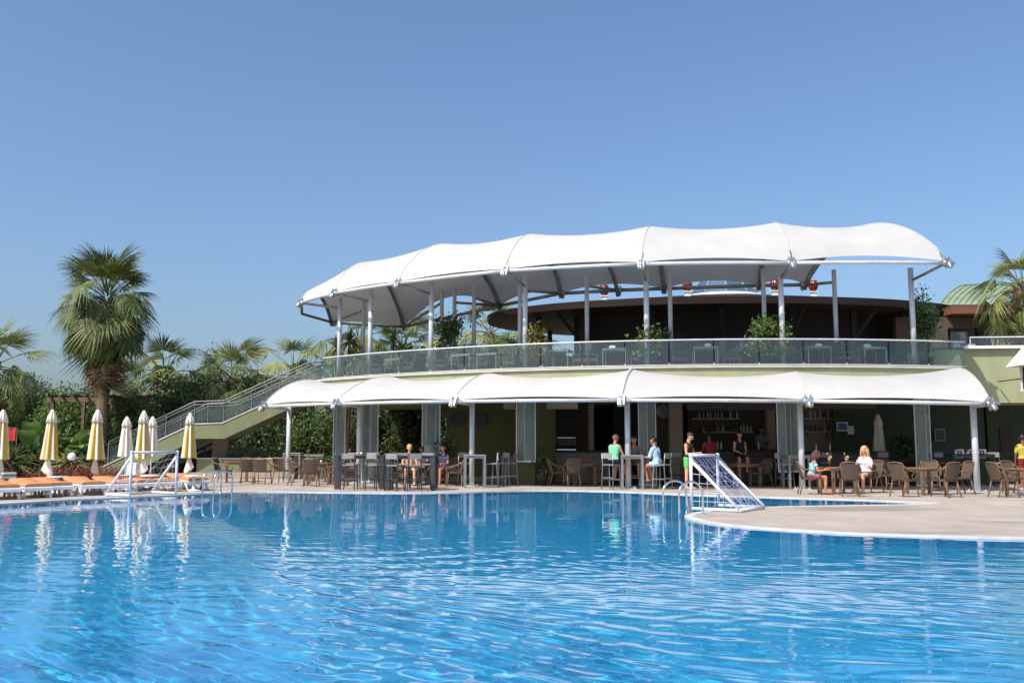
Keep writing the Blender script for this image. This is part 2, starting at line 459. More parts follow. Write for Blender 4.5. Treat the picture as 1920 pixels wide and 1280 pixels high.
def ground():
    mb = MB(); z = -.06; a, b, c, d = DX0+.6, DX1-.6, DY0+.6, DY1-.6; B = 2500
    mb.add([(-B, -B, z), (B, -B, z), (B, B, z), (-B, B, z), (a, c, z), (b, c, z), (b, d, z), (a, d, z)], [(0, 1, 5, 4), (1, 2, 6, 5), (2, 3, 7, 6), (3, 0, 4, 7)])
    tag(mb.build('ground', M['ground']), kind='structure')
ground()
WATER_Z = -.018
def water():
    Yl = [1.6]
    while Yl[-1] < 30: Yl.append(Yl[-1]+.0145+.0013*Yl[-1])
    Y = np.array(Yl); nr, nc = len(Yl), 760
    s = np.linspace(-1, 1, nc)
    YY = np.repeat(Y[:, None], nc, 1); XX = s[None, :]*(YY*.60+2.6)
    rng = np.random.default_rng(11); Z = np.zeros_like(XX)
    # slow lateral wander so that crests are never straight
    wx = XX+.30*np.sin(.55*YY+.3*XX)+.18*np.sin(1.3*YY-.7*XX+1); wy = YY+.25*np.sin(.6*XX+.2*YY)+.12*np.sin(1.7*XX+.9*YY)
    # rings spreading from the tip of the peninsula
    for (sx, sy, amp0, lo, hi) in ((6.8, 17.5, 1.0, .16, .50), (9.5, 19.0, .9, .12, .36)):
        r = np.hypot(wx-sx, wy-sy)
        env = np.clip((r-3.0)/7.0, 0.06, 1.0)
        for k in range(11):
            lam = rng.uniform(lo, hi); a = .0036*lam*amp0*rng.uniform(.35, 1)
            mod = .65+.35*np.sin(r*rng.uniform(.3, .8)+XX*rng.uniform(-.7, .7)+rng.uniform(0, 7))
            Z += a*env*mod*np.sin(2*math.pi/lam*r+rng.uniform(0, 7))
    # wandering chop
    for k in range(34):
        lam = rng.uniform(.11, .28) if k % 2 else rng.uniform(.25, .85); th = math.radians(rng.normal(68, 34)); a = .0027*lam*rng.uniform(.25, 1)
        mod = .6+.4*np.sin(XX*rng.uniform(-.5, .5)+YY*rng.uniform(-.5, .5)+rng.uniform(0, 7))
        Z += a*mod*np.sin(2*math.pi/lam*(wx*math.cos(th)+wy*math.sin(th))+rng.uniform(0, 7))
    calm = np.clip(1.12-(YY-4)/14.5, .11, 1.0)
    patch = np.clip(.8+.35*np.sin(.45*XX+.3*YY+1.2)*np.sin(.33*YY-.2*XX), .35, 1.1)
    left = 1.0+.45*np.clip((-XX-2)/8, 0, 1)*np.clip((20-YY)/8, 0, 1)
    Z *= calm*patch*left
    v = np.stack([XX, YY, Z+WATER_Z], -1).reshape(-1, 3)
    i = np.arange((nr-1)*(nc-1)); a = (i//(nc-1))*nc+i % (nc-1)
    f = np.stack([a, a+1, a+nc+1, a+nc], -1)
    me = bpy.data.meshes.new('water'); me.vertices.add(len(v)); me.vertices.foreach_set('co', v.ravel())
    me.loops.add(f.size); me.loops.foreach_set('vertex_index', f.ravel().astype('i4'))
    me.polygons.add(len(f)); me.polygons.foreach_set('loop_start', np.arange(0, f.size, 4, dtype='i4')); me.polygons.foreach_set('loop_total', np.full(len(f), 4, 'i4'))
    me.polygons.foreach_set('use_smooth', np.ones(len(f), bool)); me.update(); me.validate()
    me.materials.append(M['water'])
    o = obj('water', me); tag(o, kind='structure'); o.cycles.is_caustics_caster = True
water()
def bed():
    # raised planting soil behind the loungers and behind the stair
    pts = [G(-260, 903), G(0, 901), G(120, 899.5), G(235, 897), G(300, 893)]
    poly = [(p.x, p.y) for p in pts]+[(-9.9, 40.0), (-9.5, 42.0), (-2.0, 43.0), (-2.0, 71), (-39, 71), (-39, 36)]
    mb = MB(); mb.prism(poly, -.02, .10); tag(mb.build('planting_bed', M['soil']), kind='structure')
bed()

# ------------------------------------------------------------------ the bar building
Z_T = 3.96                             # terrace floor
def arc(R, t0, t1, n, z=0.0): return [ring(t0+(t1-t0)*i/(n-1), R, z) for i in range(n)]
T0, T1 = 45.0, -14.6
bld = thing('bar_building', 'two storey pool bar with curved pale green terrace edge', 'building', (CX, 36, 0))
def vwall(p0, p1, z0, z1, th=.2):
    mb = MB(); a = Vector((p0[0], p0[1], (z0+z1)/2)); b = Vector((p1[0], p1[1], (z0+z1)/2))
    return mb.bar(a, b, th, z1-z0)
def pw(px0, Y0, px1, Y1, z0, z1, m, name='wall', th=.2):
    return vwall((XatY(px0, Y0), Y0), (XatY(px1, Y1), Y1), z0, z1, th).build(name, m, bld)
def building():
    a = arc(23.75, T0, T1, 60)
    poly = [(p.x, p.y) for p in a]+[(15.2, 33.2), (34, 33.4), (34, 62), (-3.5, 62), (-6.2, 40.5)]
    MB().prism(poly, 3.0, Z_T-.06).build('terrace_slab', M['wall_green'], bld)
    # pale sill that runs round the terrace edge
    mb = MB(); o = arc(23.83, T0, T1, 60); i_ = arc(23.30, T0, T1, 60)
    mb.grid([[Vector((p.x, p.y, Z_T-.056)) for p in i_], [Vector((p.x, p.y, Z_T+.01)) for p in i_], [Vector((p.x, p.y, Z_T+.01)) for p in o], [Vector((p.x, p.y, Z_T-.06)) for p in o], [Vector((p.x, p.y, Z_T-.06)) for p in arc(23.755, T0, T1, 60)]], smooth=False)
    mb.build('sill', M['sill'], bld)
    MB().prism([(p.x, p.y) for p in arc(23.28, T0, T1, 50)]+[(15.4, 34), (33, 34), (33, 60), (-3, 60), (-5.6, 41)], Z_T-.055, Z_T).build('terrace_floor', mat('terrace_timber_deck', (.34, .235, .14), .7, 0, .15, 3, stretch=(1, 8, 1)), bld)
    # right hand block with parapet
    x0, x1 = 14.55, 34.0
    ya, yb = 32.5, 30.6
    mb = MB(); mb.prism([(x0, ya), (x1, yb), (x1, 34.5), (x0, 34.5)], 2.83, 4.70); mb.build('wall', M['wall_green'], bld)
    mb = MB(); mb.prism([(x0+1.15, ya-.30), (x1, yb-.16), (x1, yb+.3), (x0+1.15, ya+.2)], 4.702, 4.80); mb.build('parapet_sill', M['white'], bld)
    mb = MB(); mb.prism([(x0, ya-.02), (x0+1.15, ya-.17), (x0+1.15, ya+.2), (x0, ya+.2)], 4.702, 4.75); mb.build('parapet_sill', M['wall_dkgreen'], bld)
    # ground floor walls
    pw(842, 35.3, 968, 35.5, 0, 3.0, M['wall_olive'])
    pw(842, 35.45, 862, 40, 0, 3.0, M['wall_olive'])
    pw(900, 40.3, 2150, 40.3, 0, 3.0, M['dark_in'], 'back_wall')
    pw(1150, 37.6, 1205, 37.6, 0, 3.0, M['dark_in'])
    pw(1206, 37.0, 1256, 37.0, 0, 3.0, M['brown_in'])
    pw(1003, 37.8, 1104, 37.8, 0, 3.0, M['brown_in'])
    pw(1290, 38.0, 1500, 38.0, 0, 3.0, M['brown_in'])
    pw(1500, 37.2, 1563, 37.2, 0, 3.0, M['tan'])
    pw(1563, 36.4, 1846, 35.4, 0, 3.0, M['wall_dkgreen'])
    pw(1850, 36.2, 2000, 36.2, 0, 3.0, M['wall_dkgreen'])
    for px0, px1, Y in ((1104, 1114, 36.6), (1256, 1281, 35.4), (1439, 1455, 37.0)):
        mb = MB(); mb.bbox(XatY(px0, Y), XatY(px1, Y), Y, Y+.35, 0, 3.0); mb.build('pillar', M['tan'], bld)
    c = [P(966, 833, 33.25), P(1003, 833, 32.9), P(1042, 833, 33.8), P(1006, 833, 34.2)]
    MB().prism([(p.x, p.y) for p in c], 0, 3.0).build('pillar', M['wall_olive'], bld)
    # pale header beams under the slab
    for px0, px1, Y in ((944, 1010, 33.6), (1005, 1084, 33.4), (1290, 1490, 34.2), (1505, 1646, 33.2)):
        mb = MB(); mb.bbox(XatY(px0, Y), XatY(px1, Y), Y, Y+.25, 2.66, 3.0); mb.build('header_beam', M['tan'] if px0 < 1100 else M['brown_in'], bld)
    # portholes
    for px in (858, 898):
        p = P(px, 785, 35.15); mb = MB()
        prof = [(.27, 0), (.27, .05), (.2, .05), (.2, .01), (0.0001, .01)]
        R = Matrix.Rotation(math.pi/2, 3, 'X'); tmp = MB(); tmp.lathe(prof, 18)
        mb.add([R @ Vector(v)*1.0+Vector((p.x, p.y, p.z)) for v in tmp.v], tmp.f)
        for k in range(len(mb.v)): pass
        w = mb.build('porthole', M['black'], bld)
    # skirting along the pillar and walls
    MB().bbox(XatY(842, 35.1), XatY(966, 35.1), 35.10, 35.19, 0, .22).build('skirting', M['tan'], bld)
building()

# pavilion on the terrace
EX, EY, EA, EB = 9.6, 42.0, 10.7, 6.1
def ell(t, k=1.0, z=0.0): return Vector((EX+EA*k*math.cos(t), EY+EB*k*math.sin(t), z))
def roof_z(x, y): return 7.14+(1-min(1, math.hypot((x-EX)/EA, (y-EY)/EB)))*1.1
pav = thing('roof_pavilion', 'dark oval pavilion with red timber fascia on the terrace', 'pavilion', (EX, EY, Z_T))
def pavilion():
    n = 96; T = [2*math.pi*i/n for i in range(n+1)]
    mb = MB(); mb.grid([[ell(t, 1.0, 6.86) for t in T], [ell(t, 1.004, 7.14) for t in T]][::-1]); mb.build('fascia', M['fascia'], pav)
    mb = MB(); mb.grid([[ell(t, .999, 6.87) for t in T], [ell(t, .8, 6.80) for t in T], [ell(t, .02, 6.78) for t in T]]); mb.build('soffit', M['roofdark'], pav)
    mb = MB(); mb.grid([[ell(t, k, 7.14+(1-k)*1.1) for t in T] for k in (1.0, .7, .4, .13)]); mb.build('roof', M['roofdark'], pav)
    # back and side walls, with openings towards the left
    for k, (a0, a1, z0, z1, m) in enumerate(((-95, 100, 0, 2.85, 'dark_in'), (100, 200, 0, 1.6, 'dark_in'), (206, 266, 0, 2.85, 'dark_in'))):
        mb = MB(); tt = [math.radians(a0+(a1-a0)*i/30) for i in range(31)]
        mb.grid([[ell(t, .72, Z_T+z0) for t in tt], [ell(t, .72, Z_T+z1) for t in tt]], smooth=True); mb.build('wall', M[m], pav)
    for a in (200, 222, 244, 262, 280, 298, 318, 340, 0, 30, 60, 90, 120, 150, 175):
        p = ell(math.radians(a), .84); mb = MB(); mb.bbox(p.x-.11, p.x+.11, p.y-.11, p.y+.11, Z_T, 6.84); mb.build('post', M['roofdark'], pav)
    for a in (222, 244, 262, 280, 298, 318):          # raking struts under the eaves
        p = ell(math.radians(a), .84, 5.6); q = ell(math.radians(a), .97, 6.75)
        MB().bar(p, q, .09, .12).build('strut', M['roofdark'], pav)
    # glass cupola
    R0, R1, z0, z1 = 1.62, 1.02, 8.02, 8.90; k = 10
    cup = MB(); pts0 = [(EX+R0*math.cos(2*math.pi*i/k+.2), EY+R0*math.sin(2*math.pi*i/k+.2), z0) for i in range(k)]
    pts1 = [(EX+R1*math.cos(2*math.pi*i/k+.2), EY+R1*math.sin(2*math.pi*i/k+.2), z1) for i in range(k)]
    base = MB()
    for i in range(k):
        base.tube([pts0[i], pts1[i]], .045, 6); base.tube([pts0[i], pts0[(i+1) % k]], .05, 6); base.tube([pts1[i], pts1[(i+1) % k]], .045, 6)
    cf = base.build('cupola_frame', M['copper'], pav)
    for i in range(k):
        j = (i+1) % k; MB().add([pts0[i], pts0[j], pts1[j], pts1[i]], [(0, 1, 2, 3)]).build('pane', M['glass_win'], cf)
    MB().add(pts1, [tuple(range(k))]).build('pane', M['glass_win'], cf)
    MB().lathe([(1.9, 7.86), (1.9, 8.02), (1.6, 8.05)], 24, (EX, EY, 0)).build('cupola_kerb', M['white'], pav)
pavilion()
def lantern(t):
    mb = MB(); mb.bbox(-.11, .11, -.11, .11, -.05, .12); mb.bbox(-.15, .15, -.15, .15, .12, .16); mb.build('pedestal', M['white'], t, False)
    fold = lambda r, z, a: r*(1+.07*math.cos(8*a))
    MB().lathe([(.07, .16), (.11, .20), (.17, .30), (.20, .42), (.185, .52), (.14, .58), (.17, .61), (.05, .62)], 32, fold=fold).build('lantern_body', M['redglass'], t, False)
for px, Y, d in ((1133, 38.6, 'leftmost'), (1289, 37.6, 'left of the glass cupola'), (1453, 37.5, 'just right of the glass cupola'), (1525, 37.8, 'rightmost')):
    x = XatY(px, Y, 550); place(lantern, 'lantern', 'red_lantern', 'red ribbed glass lantern on the pavilion roof, '+d, 'lantern', (x, Y, roof_z(x, Y)+.02), group='red roof lanterns')

# rear building at the right with barrel roof
rb = thing('rear_building', 'grey rear building with terracotta eaves and green barrel roof', 'building', (22, 42, Z_T))
def rear():
    x0 = XatY(1690, 38); yf = 38.0
    dx0, dx1 = XatY(1788, yf), XatY(1846, yf)
    MB().bbox(x0, dx0, yf, yf+.3, Z_T, 6.6).build('wall', M['brown_in'], rb)
    MB().bbox(dx0, dx1, yf+.001, yf+.3, 6.15, 6.6).build('wall', M['brown_in'], rb)
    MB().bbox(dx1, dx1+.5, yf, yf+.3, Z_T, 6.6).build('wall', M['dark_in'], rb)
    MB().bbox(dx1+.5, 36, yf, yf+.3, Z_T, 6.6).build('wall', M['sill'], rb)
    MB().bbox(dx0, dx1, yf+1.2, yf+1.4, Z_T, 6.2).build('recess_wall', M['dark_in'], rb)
    wx0, wx1 = XatY(1801, yf), XatY(1829, yf)
    f = MB(); z0, z1 = 5.0, 6.0
    for (a, b, c, d) in ((wx0, wx1, z0-.05, z0), (wx0, wx1, z1, z1+.05), (wx0, wx1, z0+.68, z0+.73), (wx0-.05, wx0, z0-.05, z1+.05), (wx1, wx1+.05, z0-.05, z1+.05)):
        f.bbox(a, b, yf+.3, yf+.4, c, d)
    w = f.build('window', M['grey_fr'], rb)
    g = glass('bright_window_glass', (.3, .35, .4), 3.0, .45, (.45, .52, .60))
    MB().bbox(wx0, wx1, yf+.34, yf+.35, z0, z0+.68).build('pane', g, w); MB().bbox(wx0, wx1, yf+.34, yf+.35, z0+.73, z1).build('pane', g, w)
    MB().prism([(XatY(1798, 37.4), 37.4), (40, 37.4), (40, 39), (XatY(1798, 37.4), 39)], 6.66, 6.98).build('eaves', M['brick_red'], rb)
    MB().prism([(XatY(1798, 37.4)+.1, 37.6), (40, 37.6), (40, 52), (XatY(1798, 37.4)+.1, 52)], 6.985, 7.05).build('flat_roof', M['roofdark'], rb)
    # barrel vault: curved front slope with standing seams
    def bv(u, v):
        e = P(1762, 572, 41.0).lerp(P(1875, 574, 39.5), u) if u <= 1 else None
        g_ = P(1822, 536, 44.0).lerp(P(1950, 531, 43.0), u)
        p = e.lerp(g_, v); p.z = e.z+(g_.z-e.z)*math.sin(v*math.pi/2)**.9; return p
    n = 16; mb = MB(); mb.grid([[bv(u/10*1.0, k/n) for k in range(n+1)] for u in range(11)]); r = mb.build('barrel_roof', M['copper'], rb)
    for k in range(11): MB().tube([bv(k/10, v/n)+Vector((0, -.01, .015)) for v in range(n+1)], .03, 5).build('seam', M['copper'], r)
    MB().tube([bv(0, 0), bv(1, 0)], .07, 6).build('gutter', M['copper'], r)
    Y0 = 41.2; xa = P(1765, 572, 41.2).x; W = 4.2
    MB().add([P(1772, 573, 41.05), P(1874, 575, 39.75), P(1874, 600, 39.75), P(1772, 600, 41.05)], [(3, 2, 1, 0)]).build('clerestory_wall', M['sill'], rb)
    for k in range(4):
        q0, q1 = 1784+k*22, 1784+k*22+16; y0 = 40.95-(q0-1772)*.0127; y1 = 40.95-(q1-1772)*.0127
        MB().add([P(q0, 575, y0), P(q1, 575, y1), P(q1, 584, y1), P(q0, 584, y0)], [(3, 2, 1, 0)]).build('clerestory_window', M['glass_win'], rb)
rear()

# ------------------------------------------------------------------ glass balustrade round the terrace
bal = thing('glass_balustrade', 'clear glass balustrade with slim top rail along the terrace edge', 'balustrade', ring(15, 23.6, Z_T))
def balustrade():
    R = 23.6; n = 17; t0, t1 = T0-.3, T1-1.0
    for i in range(n):
        a = t0+(t1-t0)*i/n; b = t0+(t1-t0)*(i+1)/n; g = .05
        pts = [ring(a-g+(b-a+2*g)*k/4, R) for k in range(5)]
        mb = MB(); mb.grid([[Vector((p.x, p.y, Z_T+.05)) for p in pts], [Vector((p.x, p.y, Z_T+.86)) for p in pts]]); mb.build('pane', M['glass_rail'], bal)
        p = ring(a, R-.02)
        MB().bbox(p.x-.025, p.x+.025, p.y-.02, p.y+.02, Z_T+.03, Z_T+.13).build('clamp_foot', M['chrome'], bal)
    MB().tube([ring(t0+(t1-t0)*k/80, R, Z_T+.885) for k in range(81)], .028, 8).build('top_rail', M['steel'], bal)
    MB().tube([ring(t0+(t1-t0)*k/80, R, Z_T+.055) for k in range(81)], .016, 6).build('bottom_rail', M['steel'], bal)
balustrade()
rr = thing('parapet_rail', 'thin steel rail with glass above the right green wall', 'railing', (20, 31.2, 4.7))
def parapet_rail():
    a = Vector((15.9, 32.2, 4.81)); b = Vector((33, 30.65, 4.81)); n = 9
    for i in range(n):
        p = a.lerp(b, i/n); q = a.lerp(b, (i+1)/n)
        MB().bar(p+Vector((0, 0, .0)), p+Vector((0, 0, .28)), .03, .03).build('post', M['steel'], rr)
        MB().add([p+Vector((.03, 0, .03)), q-Vector((.03, 0, -.03)), q+Vector((-.03, 0, .24)), p+Vector((.03, 0, .24))], [(0, 1, 2, 3)]).build('pane', M['glass_rail'], rr)
    MB().tube([a+Vector((0, 0, .28)), b+Vector((0, 0, .28))], .025, 8).build('top_rail', M['steel'], rr)
parapet_rail()

# ------------------------------------------------------------------ stair at the left
st = thing('outdoor_staircase', 'green rendered stair with landing and steel glass railing climbing to the terrace', 'staircase', (-11, 38.6, 0))
def stairs():
    Y = 38.0; W = 1.7
    q = lambda px, py: (P(px, py, Y).x, P(px, py, Y).z)
    up = [q(130, 905), q(200, 872), q(362, 795.5), q(417, 793.5), q(575, 722), q(625, 721)]
    lo = [q(625, 752), q(560, 758), q(420, 822), q(366, 822), q(262, 880), q(240, 905)]
    poly = up+lo
    for yy, nm in ((Y, 'stringer'), (Y+W, 'stringer')):
        mb = MB(); n = len(poly)
        mb.add([(x, yy, z) for x, z in poly]+[(x, yy+.2, z) for x, z in poly], [tuple(range(n)), tuple(range(2*n-1, n-1, -1))]+[(k, n+k, n+(k+1) % n, (k+1) % n) for k in range(n)])
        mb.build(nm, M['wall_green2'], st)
        mb = MB()
        for i in range(len(up)-1):
            a = Vector((up[i][0], yy+.1, up[i][1]+.02)); b = Vector((up[i+1][0], yy+.1, up[i+1][1]+.02)); mb.bar(a, b, .26, .05)
        mb.build('stringer_cap', M['sill'], st)
    # treads
    def zup(x):
        for i in range(len(up)-1):
            if up[i][0] <= x <= up[i+1][0]:
                f = (x-up[i][0])/(up[i+1][0]-up[i][0]); return up[i][1]+f*(up[i+1][1]-up[i][1])
        return up[-1][1]
    x = up[0][0]
    while x < up[-1][0]-.3:
        z = zup(x+.15)-.12
        MB().bbox(x, x+.31, Y+.201, Y+W-.001, max(z-.2, -.02), z).build('tread', M['sill'], st); x += .3
    # railings on both sides
    for yy in (Y+.1, Y+W+.1):
        knots = [q(200, 872), q(362, 795.5), q(417, 793.5), q(575, 722), q(606, 721)]
        hr = [Vector((a, yy, z+.93)) for a, z in knots]; h2 = [Vector((a, yy-.06, z+.80)) for a, z in knots]
        MB().tube(hr, .028, 8).build('handrail', M['rail'], st); MB().tube(h2, .02, 8).build('handrail', M['rail'], st)
        for i in range(len(knots)-1):
            (xa, za), (xb, zb) = knots[i], knots[i+1]; L = abs(xb-xa); n = max(1, round(L/1.15))
            for k in range(n):
                f0, f1 = k/n, (k+1)/n
                a = Vector((xa+(xb-xa)*f0, yy, za+(zb-za)*f0)); b = Vector((xa+(xb-xa)*f1, yy, za+(zb-za)*f1))
                MB().bar(a, a+Vector((0, 0, .92)), .045, .03).build('post', M['rail'], st)
                a2 = a+Vector((.07, 0, .12)); b2 = b-Vector((.07, 0, -.12))
                MB().add([a2, b2, b2+Vector((0, 0, .62)), a2+Vector((0, 0, .62))], [(0, 1, 2, 3)]).build('pane', M['glass_rail'], st)
        a = Vector((knots[-1][0], yy, knots[-1][1])); MB().bar(a, a+Vector((0, 0, .92)), .045, .03).build('post', M['rail'], st)
    # room under the landing
    MB().bbox(XatY(398, 39.9), XatY(427, 39.9), 39.9, 40.1, 0, 2.0).build('wall', M['tan'], st)
    MB().bbox(XatY(330, 40.6), XatY(398, 40.6), 40.6, 40.8, 0, 2.0).build('back_wall', M['dark_in'], st)
stairs()
pl = thing('planter_wall', 'low green rendered planter wall with pale step below the stair', 'wall', (-9.5, 39, 0))
def planter():
    x0, x1 = XatY(370, 38.6), XatY(548, 38.6)
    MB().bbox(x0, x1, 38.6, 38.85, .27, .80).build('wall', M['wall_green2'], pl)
    MB().bbox(x0-.03, x1+.03, 38.57, 38.88, .802, .85).build('cap', M['sill'], pl)
    MB().bbox(x0-.4, x1+.2, 38.1, 38.62, 0, .268).build('step', M['tan'], pl)
    MB().bbox(x0, x1, 38.86, 40.2, .1, .68).build('soil', M['soil'], pl)
planter()

# ------------------------------------------------------------------ membrane canopies
def arcpts(o, i, H, pw_, n=20):
    out = []
    for k in range(n+1):
        v = k/n; p = o.lerp(i, v)
        out.append(Vector((p.x, p.y, p.z+H*max(0, math.sin(math.pi*v))**pw_)))
    return out
def fabric(mb_ribs, front_bow, ridge_sag, inner_bow, nu=18):
    """panels between neighbouring rib polylines"""
    panels = []
    for a, b, fb, rs, ib in zip(mb_ribs[:-1], mb_ribs[1:], front_bow, ridge_sag, inner_bow):
        rows = []; n = len(a)
        for u in range(nu+1):
            t = u/nu; w = 4*t*(1-t); row = []
            for k in range(n):
                v = k/(n-1); p = a[k].lerp(b[k], t)
                s = math.sin(math.pi*min(1, v))
                dz = fb*w*max(0, 1-v*3)**1.5 + ib*w*max(0, v*3-2)**1.5 - rs*w*s
                back = .10*w*max(0, 1-v*3)**1.5 - .12*w*max(0, v*3-2)**1.5
                q = (a[-1].lerp(b[-1], t)-a[0].lerp(b[0], t)).normalized()
                row.append(p+Vector((0, 0, dz))+q*back)
            rows.append(row)
        mb = MB(); mb.grid(rows); panels.append(mb)
    return panels
def bracket(parent, p, out, s=1.0):
    """clamp where the ribs meet the edge tube: two cheek plates, a drum and a forked tail"""
    out = Vector((out.x, out.y, 0)).normalized(); side = Vector((-out.y, out.x, 0)); up = Vector((0, 0, 1))
    mb = MB()
    mb.tube([p-side*.17*s, p+side*.17*s], .10*s, 10)
    for k in (-1, 1):
        c = p+side*.10*k*s
        mb.bar(c+up*.20*s-out*.05*s, c-up*.20*s+out*.16*s, .05*s, .16*s)
        mb.bar(p+side*k*.06*s+up*.16*s, p+side*k*.34*s-up*.02*s+out*.02*s, .05*s, .07*s)
    mb.tube([p-out*.12*s+up*.05*s, p+out*.24*s-up*.14*s], [.05*s, .085*s], 8)
    mb.ball(p+out*.2*s-up*.16*s, .085*s, 8)
    return mb.build('clamp', M['clamp'], parent)

up_c = thing('upper_canopy', 'large white membrane canopy on tall grey columns above the terrace', 'canopy', ring(15, 22, Z_T))
ZU = 7.25
def upper_canopy():
    opx = [(565, 568), (627, 550), (747, 531), (948, 508), (1202, 495), (1484, 493), (1775, 493)]
    ipx = [(622, 604), (757, 613), (937, 573), (1052, 550), (1245, 541), (1424, 535), (1508, 534)]
    Hs = [1.0, 2.1, 2.0, 1.75, 1.75, 1.78, 1.75]
    O = [PZ(*q, ZU) for q in opx]; I = [PZ(*q, ZU) for q in ipx]
    ribs = [arcpts(o+Vector((0, 0, .06)), i, h, .72) for o, i, h in zip(O, I, Hs)]
    for mb in fabric(ribs, [.07, .09, .11, .13, .15, .20], [.08, .14, .17, .18, .18, .18], [.1, .9, .25, .25, .22, .2]):
        mb.build('fabric_panel', M['fabric'], up_c)
    for r in ribs: MB().tube([p-Vector((0, 0, .15)) for p in r], .085, 8).build('rib', M['steel_dark'], up_c)
    # rope edge seams on the outside of each rib
    for r in ribs: MB().tube([p+Vector((0, 0, .008)) for p in r], .012, 5).build('seam', M['fabric'], up_c)
    mid = PZ(1159, 544, ZU); o2 = (O[3]+O[4])/2
    MB().tube([p-Vector((0, 0, .22)) for p in arcpts(o2, mid, 1.4, .72)[7:]], .085, 8).build('rib', M['steel_dark'], up_c)
    for a, b in zip(O[:-1], O[1:]):
        m = (a+b)/2; out = (m-Vector((CX, CY, m.z))).normalized()*.10
        MB().tube([a, a.lerp(b, .25)+out*.75, m+out, a.lerp(b, .75)+out*.75, b], .06, 10).build('edge_tube', M['steel'], up_c)
    Il = I[:4]+[mid]+I[4:]
    for a, b in zip(Il[:-1], Il[1:]):
        MB().tube([a, b], .07, 8).build('inner_tube', M['steel_dark'], up_c)
    MB().tube([O[0], PZ(566, 588, ZU), I[0]], .065, 8).build('end_tube', M['steel_dark'], up_c)
    for p in O: bracket(up_c, p, p-Vector((CX, CY, p.z)), .85)
    for p in Il: bracket(up_c, p, Vector((CX, CY, p.z))-p, .8)
    # front columns and the short raking struts that carry the edge
    for px, o in zip((634, 692, 807, 985, 1215, 1471, 1719), O):
        p = on_ring(px, 23.25 if px > 640 else 22.9)
        MB().tube([(p.x, p.y, Z_T), (p.x, p.y, ZU+.12)], .09, 14).build('column', M['steel'], up_c)
        MB().tube([(p.x, p.y, ZU-.32), o], .05, 8).build('strut', M['steel_dark'], up_c)
        MB().lathe([(.17, Z_T+.002), (.17, Z_T+.03), (.12, Z_T+.05)], 14, (p.x, p.y, 0)).build('base_plate', M['steel'], up_c)
    for px, tgt, R in ((679, I[0], 21.0), (827, I[1], 20.3), (851, I[2], 20.0), (888, I[2], 20.6), (975, I[3], 21.4), (1102, mid, 21.4), (1260, I[4], 21.4), (1438, I[5], 21.4), (1573, I[6], 21.4)):
        p = on_ring(px, R); zt = ZU+.35
        MB().tube([(p.x, p.y, Z_T), (p.x, p.y, zt)], .08, 12).build('column', M['steel'], up_c)
        MB().tube([(p.x, p.y, ZU-.1), tgt], .055, 8).build('strut', M['steel_dark'], up_c)
upper_canopy()

lo_c = thing('lower_canopy', 'long white scalloped membrane canopy over the poolside bar', 'canopy', (4, 31, 0))
LCOL = [(541, 36.0), (673, 34.0), (885, 31.8), (1177, 30.0), (1502, 29.4), (1828, 28.0)]
def lower_canopy():
    npx = [(495, 762, 34.6), (630, 757, 32.7), (852, 752.5, 30.6), (1165, 750, 29.0), (1515, 752, 28.4), (1857, 757, 27.2)]
    tpx = [(588, 712), (735, 706), (925, 700), (1190, 693), (1490, 697), (1785, 691)]
    O = [P(*q) for q in npx]; ribs = []; T = []
    for (px, py), o in zip(tpx, O):
        w = on_ring(px, 23.86) if px < 1600 else Vector((XatY(1785, 31.0, 691), 30.95, 0))
        z = P(px, py, w.y).z; w.z = z; T.append(w)
        n = 18; r = []
        for k in range(n+1):
            v = k/n; a = v*math.pi/2*1.02
            hor = o.lerp(w, v**1.15)
            r.append(Vector((hor.x, hor.y, o.z+.05+(w.z-o.z-.05)*math.sin(min(a, math.pi/2))**.9)))
        ribs.append(r)
    panels = []
    for a, b in zip(ribs[:-1], ribs[1:]):
        rows = []; n = len(a); nu = 20
        for u in range(nu+1):
            t = u/nu; w = 4*t*(1-t); row = []
            for k in range(n):
                v = k/(n-1); p = a[k].lerp(b[k], t)
                th = theta_of(p); rr_ = math.hypot(p.x-CX, p.y-CY)
                p = p+Vector((0, 0, .09*w*max(0, 1-v*2.2)**1.4-.25*w*v**1.3))
                if v > .35:                 # the back edge follows the curved wall
                    rmin = 23.80
                    if rr_ < rmin: q = ring(th, rmin); p = Vector((q.x, q.y, p.z))
                row.append(p)
            rows.append(row)
        mb = MB(); mb.grid(rows); mb.build('fabric_panel', M['fabric'], lo_c)
    for i, r in enumerate(ribs):
        MB().tube([p-Vector((0, 0, .13)) for p in r], .07, 8).build('rib', M['steel_dark'], lo_c)
        MB().tube([p+Vector((0, 0, .014)) for p in r], .045 if i == 3 else .012, 6).build('seam', M['steel'] if i == 3 else M['fabric'], lo_c)
    for a, b in zip(O[:-1], O[1:]):
        MB().tube([a, (a+b)/2+Vector((0, 0, .01)), b], .06, 10).build('edge_tube', M['steel'], lo_c)
    for p in O: bracket(lo_c, p, p-Vector((CX, CY, p.z)), .85)
    for (px, Y), o in zip(LCOL, O):
        p = P(px, 833, Y)
        MB().tube([(p.x, p.y, 0), (p.x, p.y, o.z+.16)], .09, 16).build('column', M['steel'], lo_c)
        MB().tube([(p.x, p.y, o.z-.05), o], .06, 8).build('strut', M['steel'], lo_c)
        mb = MB(); mb.bbox(p.x-.24, p.x+.24, p.y-.2, p.y+.2, .002, .025)
        for a in (-.18, .18):
            for b in (-.14, .14): mb.tube([(p.x+a, p.y+b, .02), (p.x+a, p.y+b, .075)], .022, 6)
        mb.build('base_plate', M['steel'], lo_c)
lower_canopy()

